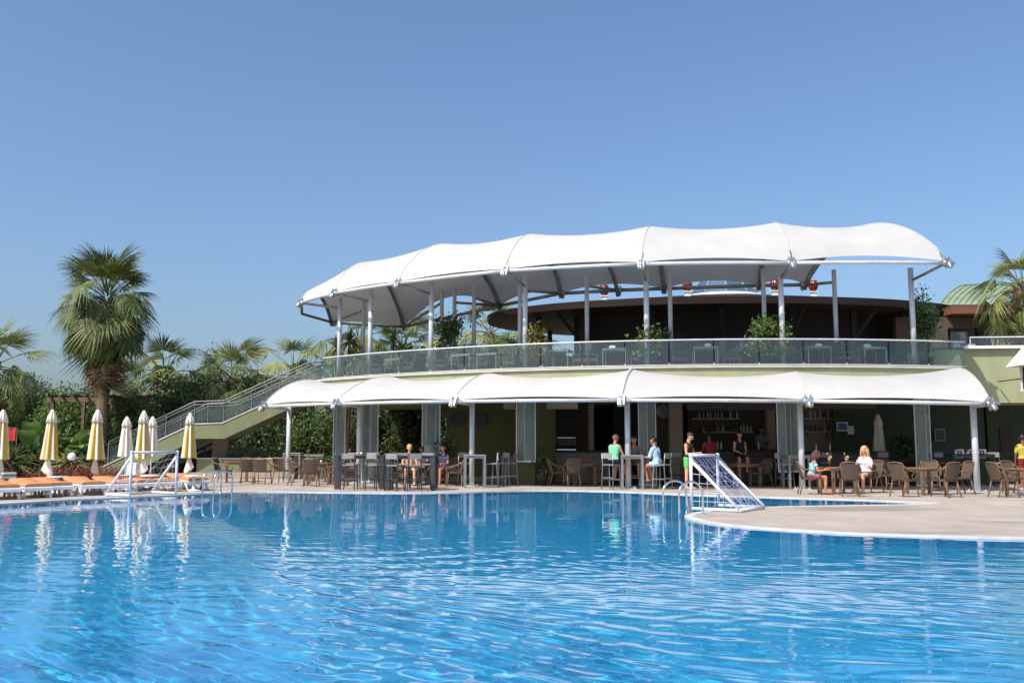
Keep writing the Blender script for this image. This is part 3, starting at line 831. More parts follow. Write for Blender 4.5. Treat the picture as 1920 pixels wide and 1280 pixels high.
# ------------------------------------------------------------------ vegetation
def np_mesh(name, v, f, mats, mi=None, smooth=False):
    me = bpy.data.meshes.new(name); k = f.shape[1]
    me.vertices.add(len(v)); me.vertices.foreach_set('co', np.ascontiguousarray(v, dtype=np.float32).ravel())
    me.loops.add(f.size); me.loops.foreach_set('vertex_index', np.ascontiguousarray(f, dtype=np.int32).ravel())
    me.polygons.add(len(f)); me.polygons.foreach_set('loop_start', np.arange(0, f.size, k, dtype=np.int32)); me.polygons.foreach_set('loop_total', np.full(len(f), k, np.int32))
    if mi is not None: me.polygons.foreach_set('material_index', mi.astype(np.int32))
    for m in (mats if isinstance(mats, (list, tuple)) else [mats]): me.materials.append(m)
    me.update(); me.validate(); return me
def leaves(blobs, n, size, seed, shell=.55, aspect=2.2, hang=0.0):
    """diamond leaves spread through ellipsoid blobs, clustered in sprigs"""
    rng = np.random.default_rng(seed)
    vol = np.array([b[1]*b[2]*b[3] for b in blobs])**.7; pr = vol/vol.sum()
    B = np.array([[b[0][0], b[0][1], b[0][2], b[1], b[2], b[3]] for b in blobs])
    ns = max(1, n//7)                              # sprigs
    which = rng.choice(len(blobs), ns, p=pr)
    d = rng.normal(size=(ns, 3)); d /= np.linalg.norm(d, axis=1)[:, None]
    r = (shell+(1-shell)*rng.random(ns))*(1+.13*rng.normal(size=ns))
    c = B[which, :3]+d*B[which, 3:]*r[:, None]
    idx = np.repeat(np.arange(ns), 7)
    m = len(idx)
    p = c[idx]+rng.normal(size=(m, 3))*size*1.1
    out = d[idx]
    ax = out*.5+rng.normal(size=(m, 3))*.8; ax[:, 2] -= hang
    ax /= np.linalg.norm(ax, axis=1)[:, None]
    q = np.cross(ax, rng.normal(size=(m, 3))); q /= np.linalg.norm(q, axis=1)[:, None]+1e-9
    L = size*(.6+.8*rng.random(m))[:, None]; W = L/aspect
    v = np.stack([p-ax*L*.5, p+q*W*.5, p+ax*L*.5, p-q*W*.5], 1).reshape(-1, 3)
    v[:, 2] = np.maximum(v[:, 2], .03)
    f = np.arange(m*4).reshape(-1, 4)
    return v, f
def bush(name, label, cat, base, blobs, n, size, m, seed, group=None, hang=0.0, flowers=0, stems=5, aspect=2.2, shell=.55):
    """blobs are relative to base"""
    t = thing(name, label, cat, base, group=group)
    v, f = leaves(blobs, n, size, seed, shell, aspect, hang); obj('crown', np_mesh('crown', v, f, m), t, False)
    rng = random.Random(seed); mb = MB()
    for k in range(stems):
        b = rng.choice(blobs); e = Vector(b[0])+Vector((rng.uniform(-.5, .5)*b[1], rng.uniform(-.5, .5)*b[2], rng.uniform(-.2, .5)*b[3]))
        s0 = Vector((rng.uniform(-.12, .12), rng.uniform(-.12, .12), 0)); mid = s0.lerp(e, .5)+Vector((rng.uniform(-.1, .1), rng.uniform(-.1, .1), .1))
        mb.tube([s0, mid, e], [.04, .028, .01], 6)
    mb.build('stem', M['bark'], t, False)
    if flowers:
        v, f = leaves([(b[0], b[1]*1.05, b[2]*1.05, b[3]*1.05) for b in blobs], flowers, .07, seed+7, .95, 1.2); obj('blossom', np_mesh('blossom', v, f, M['petal']), t, False)
    return t

def frond_mesh(seed, Lp=1.1, Lb=1.15, droop=.18, nl=30, spread=120, tip=.55, m=None, kink=0.0):
    rng = random.Random(seed); mb = MB()
    pts = []
    for k in range(5):
        s = Lp*k/4; pts.append(Vector((s, 0, -droop*s*s/Lp)))
    mb.tube(pts, [.035, .03, .026, .022, .018], 5, cap=False)
    h = pts[-1]; d = (pts[-1]-pts[-2]).normalized()
    d = Matrix.Rotation(math.radians(kink), 3, 'Y') @ d
    side = Vector((0, 1, 0)); nrm = d.cross(side)*-1
    if nrm.z < 0: nrm = -nrm
    dphi = math.radians(2*spread/nl)
    for i in range(nl):
        ph = math.radians(-spread+2*spread*(i+.5)/nl); 
        L = Lb*(.72+.28*math.cos(ph*.8))*rng.uniform(.88, 1.06)
        dr = (d*math.cos(ph)+side*math.sin(ph)-nrm*.18*abs(math.sin(ph))).normalized()
        tn = (side*math.cos(ph)-d*math.sin(ph))
        rows = []
        tp = tip*rng.uniform(.6, 1.4); tw = rng.uniform(-.08, .08)
        for f in (0.04, .3, .55, .78, 1.0):
            c = h+dr*(L*f*(1-.18*tp*max(0, f-.5)))+Vector((0, 0, -1))*(tp*L*max(0, f-.35)**2)+tn*tw*L*f*f
            w = L*f*math.tan(dphi/2)*1.02 if f <= .5 else L*.5*math.tan(dphi/2)*(1-f)/.5*1.05+.002
            rows.append((c-tn*w, c+nrm*w*.35, c+tn*w))
        mb.grid([list(r) for r in rows], smooth=False)
    return mb.mesh('frond', m)
FR = {}
for key, m in (('g', 'frond'), ('y', 'frond_y'), ('d', 'frond_dry')):
    FR[key] = [frond_mesh(100*k+ord(key), lp, 1.15, dr, 28, sp, tp, M[m], kk) for k, (lp, dr, sp, tp, kk) in enumerate(((1.3, .15, 115, .7, 10), (1.45, .3, 125, 1.2, 35), (1.2, .35, 118, 1.5, 50), (1.05, .12, 95, .6, 0), (1.5, .42, 120, 1.3, 28)))]
def palm(label, base, height, n, scale, seed, rad=.33, skirt=10, ymix=.25, emax=82, emin=-62, name='fan_palm', group='fan palms', lean=(0, 0), stretch=1.0):
    rng = random.Random(seed); t = thing(name, label, 'palm', base, group=group)
    top = Vector((lean[0], lean[1], height))
    mb = MB(); prof = []
    k = 26; ns = 12
    rows = []
    for i in range(k+1):
        f = i/k; c = Vector((lean[0]*f*f, lean[1]*f*f, height*f)); r = rad*(1.25-.3*min(1, f*4) if f < .25 else .95+.12*(f-.25))
        r *= 1+(.05 if i % 2 else -.04)
        rows.append([c+Vector((r*(1+.06*math.sin(3*a+i))*math.cos(a), r*(1+.06*math.sin(3*a+i))*math.sin(a), .03*math.sin(4*a+i*2))) for a in [2*math.pi*j/ns for j in range(ns+1)]])
    mb.grid(rows); mb.build('trunk', M['trunk'], t, False)
    # old leaf bases
    mb = MB()
    for i in range(int(60*rad/.33)):
        a = i*2.399; f = 1-.55*(i/60)*rng.uniform(.7, 1); c = Vector((lean[0]*f*f, lean[1]*f*f, height*f)); o = Vector((math.cos(a), math.sin(a), 0))
        mb.bar(c+o*rad*.85, c+o*rad*1.25+Vector((0, 0, .22)), .10, .03)
    mb.build('leaf_base', M['frond_dry'], t, False)['kind'] = 'stuff'
    def put(key, az, el, sc_, z, young=False):
        me = rng.choice((FR[key][0], FR[key][3], FR[key][3])) if young else rng.choice(FR[key]); o = bpy.data.objects.new('frond', me); COL.objects.link(o); o.parent = t
        o.location = top+Vector((math.cos(az)*rad*.5, math.sin(az)*rad*.5, z))
        o.rotation_euler = (rng.uniform(-.6, .6), -el, az); o.scale = (sc_,)*3
    for i in range(n):
        f = i/(n-1); az = i*2.39996+rng.uniform(-.25, .25)
        el = math.radians(emax+(emin-emax)*f**.9+rng.uniform(-9, 9))
        put('y' if rng.random() < ymix else 'g', az, el, scale*rng.uniform(.72, 1.15)*(1-.12*(1-f)), .25*stretch-.9*f*scale*.6*stretch, f < .26)
    for i in range(skirt):
        put('d', i*2.4+rng.uniform(-.3, .3), math.radians(rng.uniform(-86, -64)), scale*rng.uniform(.7, .95), -.75*scale*stretch*.75-rng.uniform(0, .5)*scale)
    return t
def base_at(px, Y, z=0.08): return (XatY(px, Y), Y, z)
def zat(py, Y): return P(960, py, Y).z

palm('tall fan palm with thick shaggy crown behind the striped parasols', base_at(188, 42), zat(572, 42)+.1, 84, 1.12, 1, rad=.27, skirt=20, ymix=.2, stretch=2.6, emin=-55)
palm('fan palm cut off by the left picture edge', base_at(-22, 39.5), zat(690, 39.5), 26, 1.05, 2, rad=.24, skirt=5, emin=-40)
palm('fan palm with a few upright fronds, just right of the tall palm', base_at(303, 49), zat(705, 49), 20, 1.15, 3, rad=.24, skirt=4, emin=-25)
palm('low bushy fan palm above the oleanders left of the stair', base_at(432, 46), zat(715, 46), 26, 1.05, 4, rad=.24, skirt=3, emin=-30, ymix=.5)
palm('fan palm standing against the sky above the stair top', base_at(548, 52), zat(696, 52), 18, 1.25, 5, rad=.24, skirt=2, emin=-28, ymix=.6)
palm('fan palm low behind the tall palm trunk', base_at(255, 52), zat(735, 52), 18, 1.1, 12, rad=.24, skirt=2, emin=-30)
palm('fan palm seen between the left terrace columns', base_at(752, 50), zat(655, 50), 28, 1.2, 6, rad=.26, skirt=8, emin=-45)
palm('fan palm behind the terrace, under the inner canopy arch', base_at(668, 53), zat(640, 53), 28, 1.25, 7, rad=.26, skirt=6, emin=-50, ymix=.4)
palm('fan palm behind the terrace, left of the pavilion roof tip', base_at(918, 52), zat(628, 52), 30, 1.2, 8, rad=.26, skirt=10, emin=-55, ymix=.6)
palm('shaggy fan palm half hidden by the pavilion', base_at(985, 53), zat(655, 53), 26, 1.15, 9, rad=.26, skirt=10, emin=-55, ymix=.5)
palm('large pale fan palm at the right picture edge', base_at(1934, 34.4, Z_T), zat(540, 34)-Z_T, 48, .84, 10, rad=.26, skirt=12, ymix=.65, emin=-70)
palm('fan palm low between stair top and terrace', base_at(815, 55), zat(660, 55), 24, 1.25, 11, rad=.26, skirt=6, emin=-45, ymix=.5)

E3 = lambda x, y, z, a, b, c: ((x, y, z), a, b, c)
def shrub_px(label, px, Y, ytop, width_px, m, n, size, seed, name='shrub', cat='shrub', group='garden shrubs', flowers=0, aspect=2.4, depth=1.2):
    """shrub standing on the bed, filling width_px and reaching up to photo row ytop"""
    h = zat(ytop, Y); w = width_px*Y/FPX/2; rng = random.Random(seed); bl = []
    k = 7
    for i in range(k):
        x = rng.uniform(-.62, .62)*w; z = h*rng.uniform(.25, .78); bl.append(E3(x, rng.uniform(-.5, .5)*depth, z, w*rng.uniform(.38, .6), depth*.6, h*rng.uniform(.2, .3)))
    bl.append(E3(0, 0, h*.45, w*.8, depth*.8, h*.45))
    return bush(name, label, cat, base_at(px, Y), bl, n, size, m, seed, group, flowers=flowers, aspect=aspect)
shrub_px('pink flowering oleander bush beside the lower stair flight', 262, 43.5, 735, 100, M['leaf'], 9000, .15, 21, flowers=120, name='oleander')
shrub_px('dense oleander bush behind the lower stair railing', 335, 45, 700, 110, M['leaf'], 10000, .16, 22, flowers=100, name='oleander')
shrub_px('pink flowering oleander bush behind the stair landing', 405, 46, 700, 110, M['leaf_dk'], 10000, .16, 23, flowers=200, name='oleander')
shrub_px('oleander bush behind the upper stair railing', 478, 45.5, 697, 100, M['leaf'], 9000, .16, 24, flowers=60, name='oleander')
shrub_px('red tinged bush at the top of the stair', 555, 46, 700, 90, M['leaf_dk'], 8000, .15, 25, flowers=260)
shrub_px('light green tree like bush at skyline left of the upper stair', 385, 54, 655, 80, M['leaf_lt'], 7000, .18, 26)
shrub_px('sunlit pale green bush behind the umbrellas left of the tall palm', 128, 45.5, 720, 120, M['leaf_lt'], 9000, .17, 27)
shrub_px('dark bush at the left picture edge', 8, 43, 745, 110, M['leaf_dk'], 8000, .16, 28)
shrub_px('dark green bush below the fan palm at far left', 62, 47, 705, 110, M['leaf_dk'], 9000, .17, 29)
shrub_px('bush filling the gap right of the palm trunk', 225, 47, 722, 70, M['leaf'], 7000, .16, 30)
shrub_px('dark bush under the stair beside the white column', 500, 43, 770, 100, M['leaf_dk'], 8000, .14, 31)
shrub_px('glossy bush seen through the open bar between left columns', 590, 43.6, 745, 110, M['leaf'], 9000, .15, 32)
shrub_px('dark bush seen behind the bright folded glass doors', 690, 44.5, 740, 120, M['leaf_dk'], 9000, .15, 33)
shrub_px('bush with rusty leaves seen through the open bar', 765, 44, 745, 90, M['leaf'], 8000, .15, 34, flowers=120)
shrub_px('broad dark tree canopy behind the left terrace columns', 735, 58, 668, 170, M['leaf_dk'], 9000, .22, 35)
shrub_px('green tree canopy behind the terrace planters', 860, 60, 676, 150, M['leaf'], 8000, .22, 36)
shrub_px('hazy tree at the skyline left of the stair', 480, 66, 705, 170, M['leaf_dk'], 8000, .26, 37, depth=2.5)
shrub_px('distant tree mass behind the tall palm', 170, 64, 712, 260, M['leaf_dk'], 12000, .26, 38, depth=2.5)
shrub_px('distant tree behind the oleanders', 320, 66, 700, 200, M['leaf'], 9000, .26, 39, depth=2.5)
shrub_px('distant dark tree above the stair top', 590, 64, 712, 160, M['leaf_dk'], 8000, .26, 40, depth=2.5)
shrub_px('distant tree at far left', 0, 62, 700, 200, M['leaf'], 9000, .26, 41, depth=2.5)
bush('clipped_bush', 'small rounded silvery bush on the planter wall under the stair', 'bush', (XatY(452, 39.4), 39.4, .66), [E3(0, 0, .30, .62, .45, .36)], 5000, .055, M['leaf_grey'], 44, stems=4)
bush('clipped_bush', 'smaller silvery bush beside the rounded one on the planter wall', 'bush', (XatY(482, 39.6), 39.6, .66), [E3(0, 0, .2, .4, .35, .24)], 2500, .055, M['leaf_grey'], 45, stems=4)
def cover():
    # low rust coloured ground cover along the front of the bed
    bl = []; rng = random.Random(5)
    for i in range(60):
        px = rng.uniform(-120, 255); Y = rng.uniform(36.2, 38.6)
        bl.append(E3(XatY(px, Y), Y, .2, rng.uniform(.3, .6), rng.uniform(.3, .5), rng.uniform(.18, .42)))
    v, f = leaves(bl, 16000, .085, 55, .4); o = obj('ground_cover', np_mesh('ground_cover', v, f, M['leaf_red'])); tag(o, 'rust red low ground cover along the planting bed', 'ground cover', kind='stuff')
    bl = []
    for i in range(45):
        px = rng.uniform(-120, 300); Y = rng.uniform(38.5, 41)
        bl.append(E3(XatY(px, Y), Y, .35, rng.uniform(.4, .7), .5, rng.uniform(.3, .7)))
    v, f = leaves(bl, 14000, .13, 56, .4); o = obj('undergrowth', np_mesh('undergrowth', v, f, M['leaf_dk'])); tag(o, 'dark leafy undergrowth below the palm', 'undergrowth', kind='stuff')
cover()
def spikes(n, L, w, seed, droop=.25, el0=-15, el1=88, fold=True):
    rng = random.Random(seed); mb = MB()
    for i in range(n):
        az = i*2.39996; el = math.radians(el0+(el1-el0)*rng.random()); l = L*rng.uniform(.75, 1.1); rows = []
        d = Vector((math.cos(az)*math.cos(el), math.sin(az)*math.cos(el), math.sin(el))); s = Vector((-math.sin(az), math.cos(az), 0))
        for f, k in ((0, .6), (.35, 1), (.7, .7), (1, .05)):
            c = d*l*f-Vector((0, 0, droop*l*f*f)); rows.append([c-s*w*k, c+Vector((0, 0, w*.4*k)), c+s*w*k])
        mb.grid(rows, smooth=False)
    return mb
def cycad(label, px, Y, s, seed, m, name='cycad', z=.08):
    t = thing(name, label, 'plant', base_at(px, Y, z), group='spiky rosette plants')
    o = spikes(60, s, .045*s, seed, .45, -5, 80); o.v = [(a, b, c+.35*s) for a, b, c in o.v]; o.build('leaf_rosette', M[m], t, False)
    MB().lathe([(.16*s, 0), (.2*s, .2*s), (.12*s, .42*s)], 10).build('trunk', M['trunk'], t, False)
for i, (px, Y, s, d, m) in enumerate(((22, 37.6, 1.5, 'spiky dark cycad at the left edge of the bed', 'frond'), (70, 38.6, 1.3, 'spiky cycad between the two left striped parasols', 'frond'), (128, 37.8, 1.3, 'bright spiky cycad beside the globe lamp', 'frond_y'), (160, 39.0, 1.1, 'small cycad behind the globe lamp', 'frond'), (-40, 38.0, 1.4, 'spiky cycad partly outside the left picture edge', 'frond'))):
    cycad(d, px, Y, s, 60+i, m)
def yucca(label, px, Y, heads, seed, z=.08):
    t = thing('yucca', label, 'yucca', base_at(px, Y, z), group='yuccas by the terrace')
    for k, (dx, py, s) in enumerate(heads):
        h = zat(py, Y)-z; x = dx*Y/FPX
        mb = MB(); mb.tube([(x*.3, 0, 0), (x*.7, 0, h*.6), (x, 0, h)], [.09, .07, .06], 7); mb.build('trunk', M['trunk'], t, False)
        o = spikes(70, s, .035, seed+k, .3, -50, 88); o.v = [(a+x, b, c+h) for a, b, c in o.v]; o.build('leaf_rosette', M['frond_y' if k % 2 == 0 else 'frond'], t, False)
yucca('multi headed pale yucca at the left end of the terrace', 640, 39.2, ((-14, 652, .75), (12, 640, .8), (22, 668, .6), (-4, 676, .55)), 80)
yucca('brown tipped yucca behind the left terrace columns', 735, 44, ((0, 640, 1.0), (16, 660, .7)), 90)
def paddle(label, px, Y, n, L, seed, m='leaf_lt'):
    t = thing('banana_plant', label, 'plant', base_at(px, Y), group='broad leaved plants'); rng = random.Random(seed)
    for i in range(n):
        az = i*2.39996+rng.uniform(-.3, .3); el = math.radians(rng.uniform(38, 82)); l = L*rng.uniform(.7, 1.1); mb = MB(); rows = []
        d = Vector((math.cos(az)*math.cos(el), math.sin(az)*math.cos(el), math.sin(el))); s = Vector((-math.sin(az), math.cos(az), 0))
        mb.tube([Vector((0, 0, 0)), d*l*.5], [.04, .02], 5)
        for f, w in ((.45, .02), (.55, .16), (.68, .24), (.82, .22), (.94, .1), (1, .01)):
            c = d*l*f-Vector((0, 0, .55*l*max(0, f-.5)**2*2)); rows.append([c-s*w*l*.5+Vector((0, 0, .12*w*l)), c, c+s*w*l*.5+Vector((0, 0, .12*w*l))])
        mb.grid(rows); mb.build('leaf', M[m], t, False)
paddle('broad leaved banana plant left of the second striped parasol', 62, 39.5, 16, 3.0, 70)
paddle('broad leaved plant directly behind the second striped parasol', 112, 40.5, 14, 3.2, 71)
paddle('dark broad leaved plant near the red towel', 25, 41, 14, 2.8, 72, 'leaf')
paddle('broad leaved plant left of the palm trunk', 148, 41.2, 12, 2.6, 73, 'leaf_lt')

# potted plants on the terrace
def potted(label, px, Y, ytop, width_px, m, n, size, seed, blobs=None, hang=.1, z=Z_T, ybot=None):
    q_ = on_ring(px, 22.95 if Y < 33 else 21.9, z) if z > 1 else Vector((XatY(px, Y, 640), Y, z)); Y = q_.y
    t = thing('potted_shrub', label, 'potted plant', q_, group='potted plants')
    h = zat(ytop, Y)-z; w = width_px*Y/FPX/2; rng = random.Random(seed)
    MB().lathe([(.17, 0), (.22, .30), (.24, .36), (.24, .40), (.20, .40), (.19, .33), (.001, .33)], 14).build('pot', M['terra'], t, False)
    bl = [E3(rng.uniform(-.6, .6)*w, rng.uniform(-.25, .25), h*rng.uniform(.35, .85), w*rng.uniform(.3, .5), .35, h*rng.uniform(.12, .2)) for _ in range(8)]
    v, f = leaves(bl, n, size, seed, .3, 2.0, hang); obj('crown', np_mesh('crown', v, f, M[m]), t, False)
    mb = MB()
    for b in bl: mb.tube([(0, 0, .3), Vector(b[0])*.5+Vector((0, 0, .1)), b[0]], [.022, .015, .007], 5)
    mb.build('stem', M['bark'], t, False)
for a in (('yellowing shrub in pot behind the glass near the pavilion tip', 1002, 31.9, 612, 46, 'leaf_yel', 1500, .13, 101),
          ('leggy green shrub in pot beside the third bright terrace column', 1222, 31.4, 612, 66, 'leaf_lt', 1000, .14, 102),
          ('full round green shrub in pot, largest behind the glass', 1446, 31.3, 598, 74, 'leaf_lt', 2600, .13, 103),
          ('tall thin shrub in pot at the right end of the terrace', 1742, 31.9, 545, 60, 'leaf', 1600, .13, 104),
          ('tall airy shrub in pot between the inner left columns', 835, 34.6, 588, 60, 'leaf', 1500, .13, 105),
          ('small dark shrub in pot by the inner column right of centre', 1252, 34.0, 612, 36, 'leaf_dk', 700, .13, 106),
          ('low plant in pot at the left end of the balustrade', 770, 34.2, 655, 60, 'leaf_dk', 900, .13, 107),
          ('low bushy plant in pot behind the glass left of centre', 905, 33.8, 662, 40, 'leaf', 700, .12, 108)):
    potted(a[0], *a[1:])
for a in (('dark glossy plant in pot by the olive wall', 835, 33.6, 822, 34, 'leaf_dk', 900, .13, 111), ('climbing plant in terracotta pot beside the olive pillar', 1016, 32.6, 838, 26, 'leaf_dk', 500, .10, 112), ('dark potted plant before the deep green wall', 1692, 33.8, 812, 36, 'leaf_dk', 900, .15, 113), ('trailing plant at the end of the bar front', 1452, 34.0, 842, 24, 'leaf_dk', 400, .10, 114)):
    potted(a[0], *a[1:], z=0)

# ------------------------------------------------------------------ inside the bar
MB().prism([(p.x, p.y) for p in arc(22.4, 30, -13, 30)]+[(16, 33.2), (33, 33.2), (33, 40.2), (-2.2, 40.2), (-2.4, 35.4)], -.01, .006).build('interior_shade_floor', mat('shade_darkened_floor', (.10, .07, .055), .45, 0, .12, 3), bld)  # floor sheet with the shade under the slab put into its dark colour

def door_stack(t, w, h, n, z0=.03):
    """folded glass leaves, zigzag"""
    for k in range(n):
        x0 = -w/2+w*k/n; x1 = -w/2+w*(k+1)/n; y0 = (-.10 if k % 2 else .10); y1 = -y0
        a = Vector((x0, y0, 0)); b = Vector((x1, y1, 0))
        f = MB()
        for p in (a, b): f.bar(p+Vector((0, 0, z0)), p+Vector((0, 0, h)), .022, .035)
        for z in (z0+.02, h-.02): f.bar(a+Vector((0, 0, z)), b+Vector((0, 0, z)), .04, .05)
        fo = f.build('leaf_frame', M['white_pl'], t, False)
        MB().add([a+Vector((0, 0, z0+.04)), b+Vector((0, 0, z0+.04)), b+Vector((0, 0, h-.04)), a+Vector((0, 0, h-.04))], [(0, 1, 2, 3)]).build('pane', M['glass_door'], fo, False)
for px, Y, wpx, n, z0, d in ((633, 36.0, 26, 2, .03, 'leftmost, beside the garden opening'), (690, 34.6, 36, 4, .03, 'brightest, beside the second column'), (808, 33.9, 40, 3, .03, 'left of the olive wall'), (985, 32.55, 36, 2, .80, 'hung before the olive pillar'), (1214, 31.6, 32, 2, .03, 'right of the table with three guests'), (1479, 31.0, 38, 3, .5, 'beside the fifth column'), (1734, 31.2, 30, 2, .03, 'before the deep green wall')):
    t = thing('folding_glass_door', 'stack of folded glass door leaves, '+d, 'glass door', (XatY(px, Y), Y, 0), rz=math.atan2(XatY(px, Y)-CX, CY-Y)*.6, group='folding glass doors'); door_stack(t, wpx*Y/FPX, 2.92, n, z0)

def counter(name, label, px0, px1, Y, depth, h, front, top):
    x0, x1 = XatY(px0, Y), XatY(px1, Y); t = thing(name, label, 'bar counter', ((x0+x1)/2, Y, 0))
    MB().bbox(x0, x1, Y, Y+depth, .006, h-.06).build('front_panel', front, t); MB().rbox(((x0+x1)/2, Y+depth/2-.05, h-.028), (x1-x0+.2, depth+.2, .05), .02).build('counter_top', top, t)
    return t
M['panel'] = mat('pale_bar_panel', (.20, .165, .135), .6, 0, .06, 2)
M['panel_dk'] = mat('brown_bar_panel', (.075, .055, .042), .6, 0, .08, 2)
counter('bar_counter', 'pale fronted bar counter with coffee machine in the left room', 1022, 1140, 34.8, .7, 1.18, M['panel'], M['black'])
counter('bar_counter', 'brown fronted main bar counter below the bottle shelves', 1300, 1470, 34.6, .7, 1.22, M['panel_dk'], M['black'])
counter('bar_counter', 'dark bar counter behind the two women at the table', 1512, 1664, 33.6, .7, 1.16, M['panel_dk'], M['black'])
counter('bar_counter', 'small pale counter at the right end of the olive wall', 940, 966, 34.2, .5, 1.10, M['panel'], M['black'])
def coffee():
    x, y, z = XatY(1062, 35), 35.15, 1.18; t = thing('coffee_machine', 'dark coffee machine with chrome top on the bar counter', 'coffee machine', (x, y, z))
    MB().rbox((0, 0, .30), (.75, .42, .28), .04).build('body', M['black'], t, False); MB().rbox((0, 0, .03), (.72, .40, .06), .02).build('base', M['chrome'], t, False)
    MB().rbox((0, 0, .47), (.70, .38, .04), .02).build('cup_tray', M['chrome'], t, False)
    for k in (-.2, .2): MB().tube([(k, -.22, .18), (k, -.36, .15)], [.03, .02], 7).build('filter_handle', M['black'], t, False)
coffee()
def bottle_maker(col, h):
    def f(t):
        b = MB().lathe([(.033, 0), (.038, .01), (.038, h*.58), (.030, h*.68), (.014, h*.76), (.013, h*.95), (.001, h*.95)], 10).build('bottle_body', col, t, False)
        MB().lathe([(.016, h*.95), (.016, h), (.001, h)], 8).build('cap', M['white_pl'], t, False)
    return f
BOT = [mat('clear_bottle', (.45, .47, .45), .15, 0, .1, 9), mat('green_bottle', (.03, .09, .04), .15, 0, .1, 9), mat('amber_bottle', (.22, .09, .02), .15, 0, .1, 9), mat('white_bottle', (.6, .6, .58), .3, 0, .05, 9)]
def shelf(label, px0, px1, py, Y, n, seed, bl):
    x0, x1 = XatY(px0, Y), XatY(px1, Y); z = zat(py, Y); t = thing('bar_shelf', label, 'shelf', ((x0+x1)/2, Y, z), group='bar shelves')
    MB().bbox(x0, x1, Y-.13, Y+.13, z-.045, z).build('board', M['sill'], t)
    for k in (0.15, .85): MB().bar((x0+(x1-x0)*k, Y+.12, z-.2), (x0+(x1-x0)*k, Y+.12, z-.05), .03, .03).build('bracket', M['black'], t)
    rng = random.Random(seed); ORD = ('first', 'second', 'third', 'fourth', 'fifth', 'sixth', 'seventh', 'eighth', 'ninth', 'tenth', 'eleventh', 'twelfth', 'thirteenth', 'fourteenth')
    for k in range(n):
        c = rng.randrange(4); h = rng.choice((.26, .30, .34))
        place(bottle_maker(BOT[c], h), ('b', c, h), 'bottle', ('clear', 'green', 'amber', 'white')[c]+' bottle, '+ORD[k]+' from the left on '+bl.split(' on ')[1], 'bottle', (x0+(x1-x0)*(k+.5)/n+rng.uniform(-.03, .03), Y-.02+rng.uniform(-.05, .05), z+.001), 0, 'bottles on '+bl.split(' on ')[1])
shelf('upper bottle shelf on the main bar wall', 1296, 1386, 784, 37.75, 13, 1, 'bottle in the row on the upper main bar shelf')
shelf('lower bottle shelf on the main bar wall', 1318, 1412, 809, 37.75, 14, 2, 'bottle in the row on the lower main bar shelf')
shelf('upper shelf in the niche right of the fifth column', 1508, 1560, 783, 36.9, 6, 3, 'bottle in the row on the upper niche shelf')
shelf('lower shelf in the niche right of the fifth column', 1508, 1560, 808, 36.9, 6, 4, 'bottle in the row on the lower niche shelf')
for i, px in enumerate((1345, 1352, 1422, 1530, 1556)):
    Y = 34.9 if px < 1500 else 33.9; z = 1.22 if px < 1500 else 1.16
    place(bottle_maker(BOT[3], .30), ('b', 3, .30), 'bottle', 'pale bottle standing on the '+('main' if px < 1500 else 'right')+' bar counter, '+('left of the pair', 'right of the pair', 'in front of the barman', 'left one', 'right one')[i], 'bottle', (XatY(px, Y), Y, z+.001), 0, 'bottles on the counters')
def flat(name, label, cat, px0, px1, py0, py1, Y, m, frame=None, text=None):
    a = P(px0, py1, Y); b = P(px1, py0, Y); t = thing(name, label, cat, ((a.x+b.x)/2, Y, a.z))
    MB().bbox(a.x, b.x, Y, Y+.02, a.z, b.z).build('frame' if frame else 'sheet', frame or m, t)
    if frame:
        w = .05; MB().bbox(a.x+w, b.x-w, Y-.006, Y-.002, a.z+w, b.z-w).build('print', m, t)
    return t
flat('framed_poster', 'blue printed poster in pale frame on the deep green wall', 'poster', 1569, 1590, 791, 808, 36.0, M['blueprint'], M['paper'])
flat('paper_notice', 'plain white paper notice below right of the blue poster', 'notice', 1590, 1601, 798, 814, 36.05, M['paper'])
flat('framed_picture', 'small dark picture in pale frame right of the glass doors', 'picture', 1753, 1772, 803, 827, 35.35, M['black'], mat('grey_frame', (.2, .21, .2), .6))
flat('wall_panel', 'dark red menu board in the right passage', 'board', 1877, 1896, 800, 846, 36.05, mat('dark_red_board', (.05, .018, .018), .6))
# wall clock
def clock():
    p = P(1243, 771, 36.85); t = thing('wall_clock', 'round grey clock on the brown wall beside the tan pillar', 'clock', p)
    R = Matrix.Rotation(math.pi/2, 3, 'X')
    for nm, prof, m in (('rim', [(.26, 0), (.27, .04), (.24, .05), (.23, .02)], 'grey_fr'), ('face', [(.23, .015), (.001, .016)], 'paper')):
        tmp = MB().lathe(prof, 20); MB().add([R @ Vector(v) for v in tmp.v], tmp.f).build(nm, M[m] if nm == 'rim' else mat('clock_face', (.16, .16, .16), .5), t, False)
    MB().bar((0, -.03, 0), (.10, -.03, .08), .02, .01).build('hand', M['black'], t, False); MB().bar((0, -.03, 0), (-.03, -.03, .17), .02, .01).build('hand', M['black'], t, False)
clock()
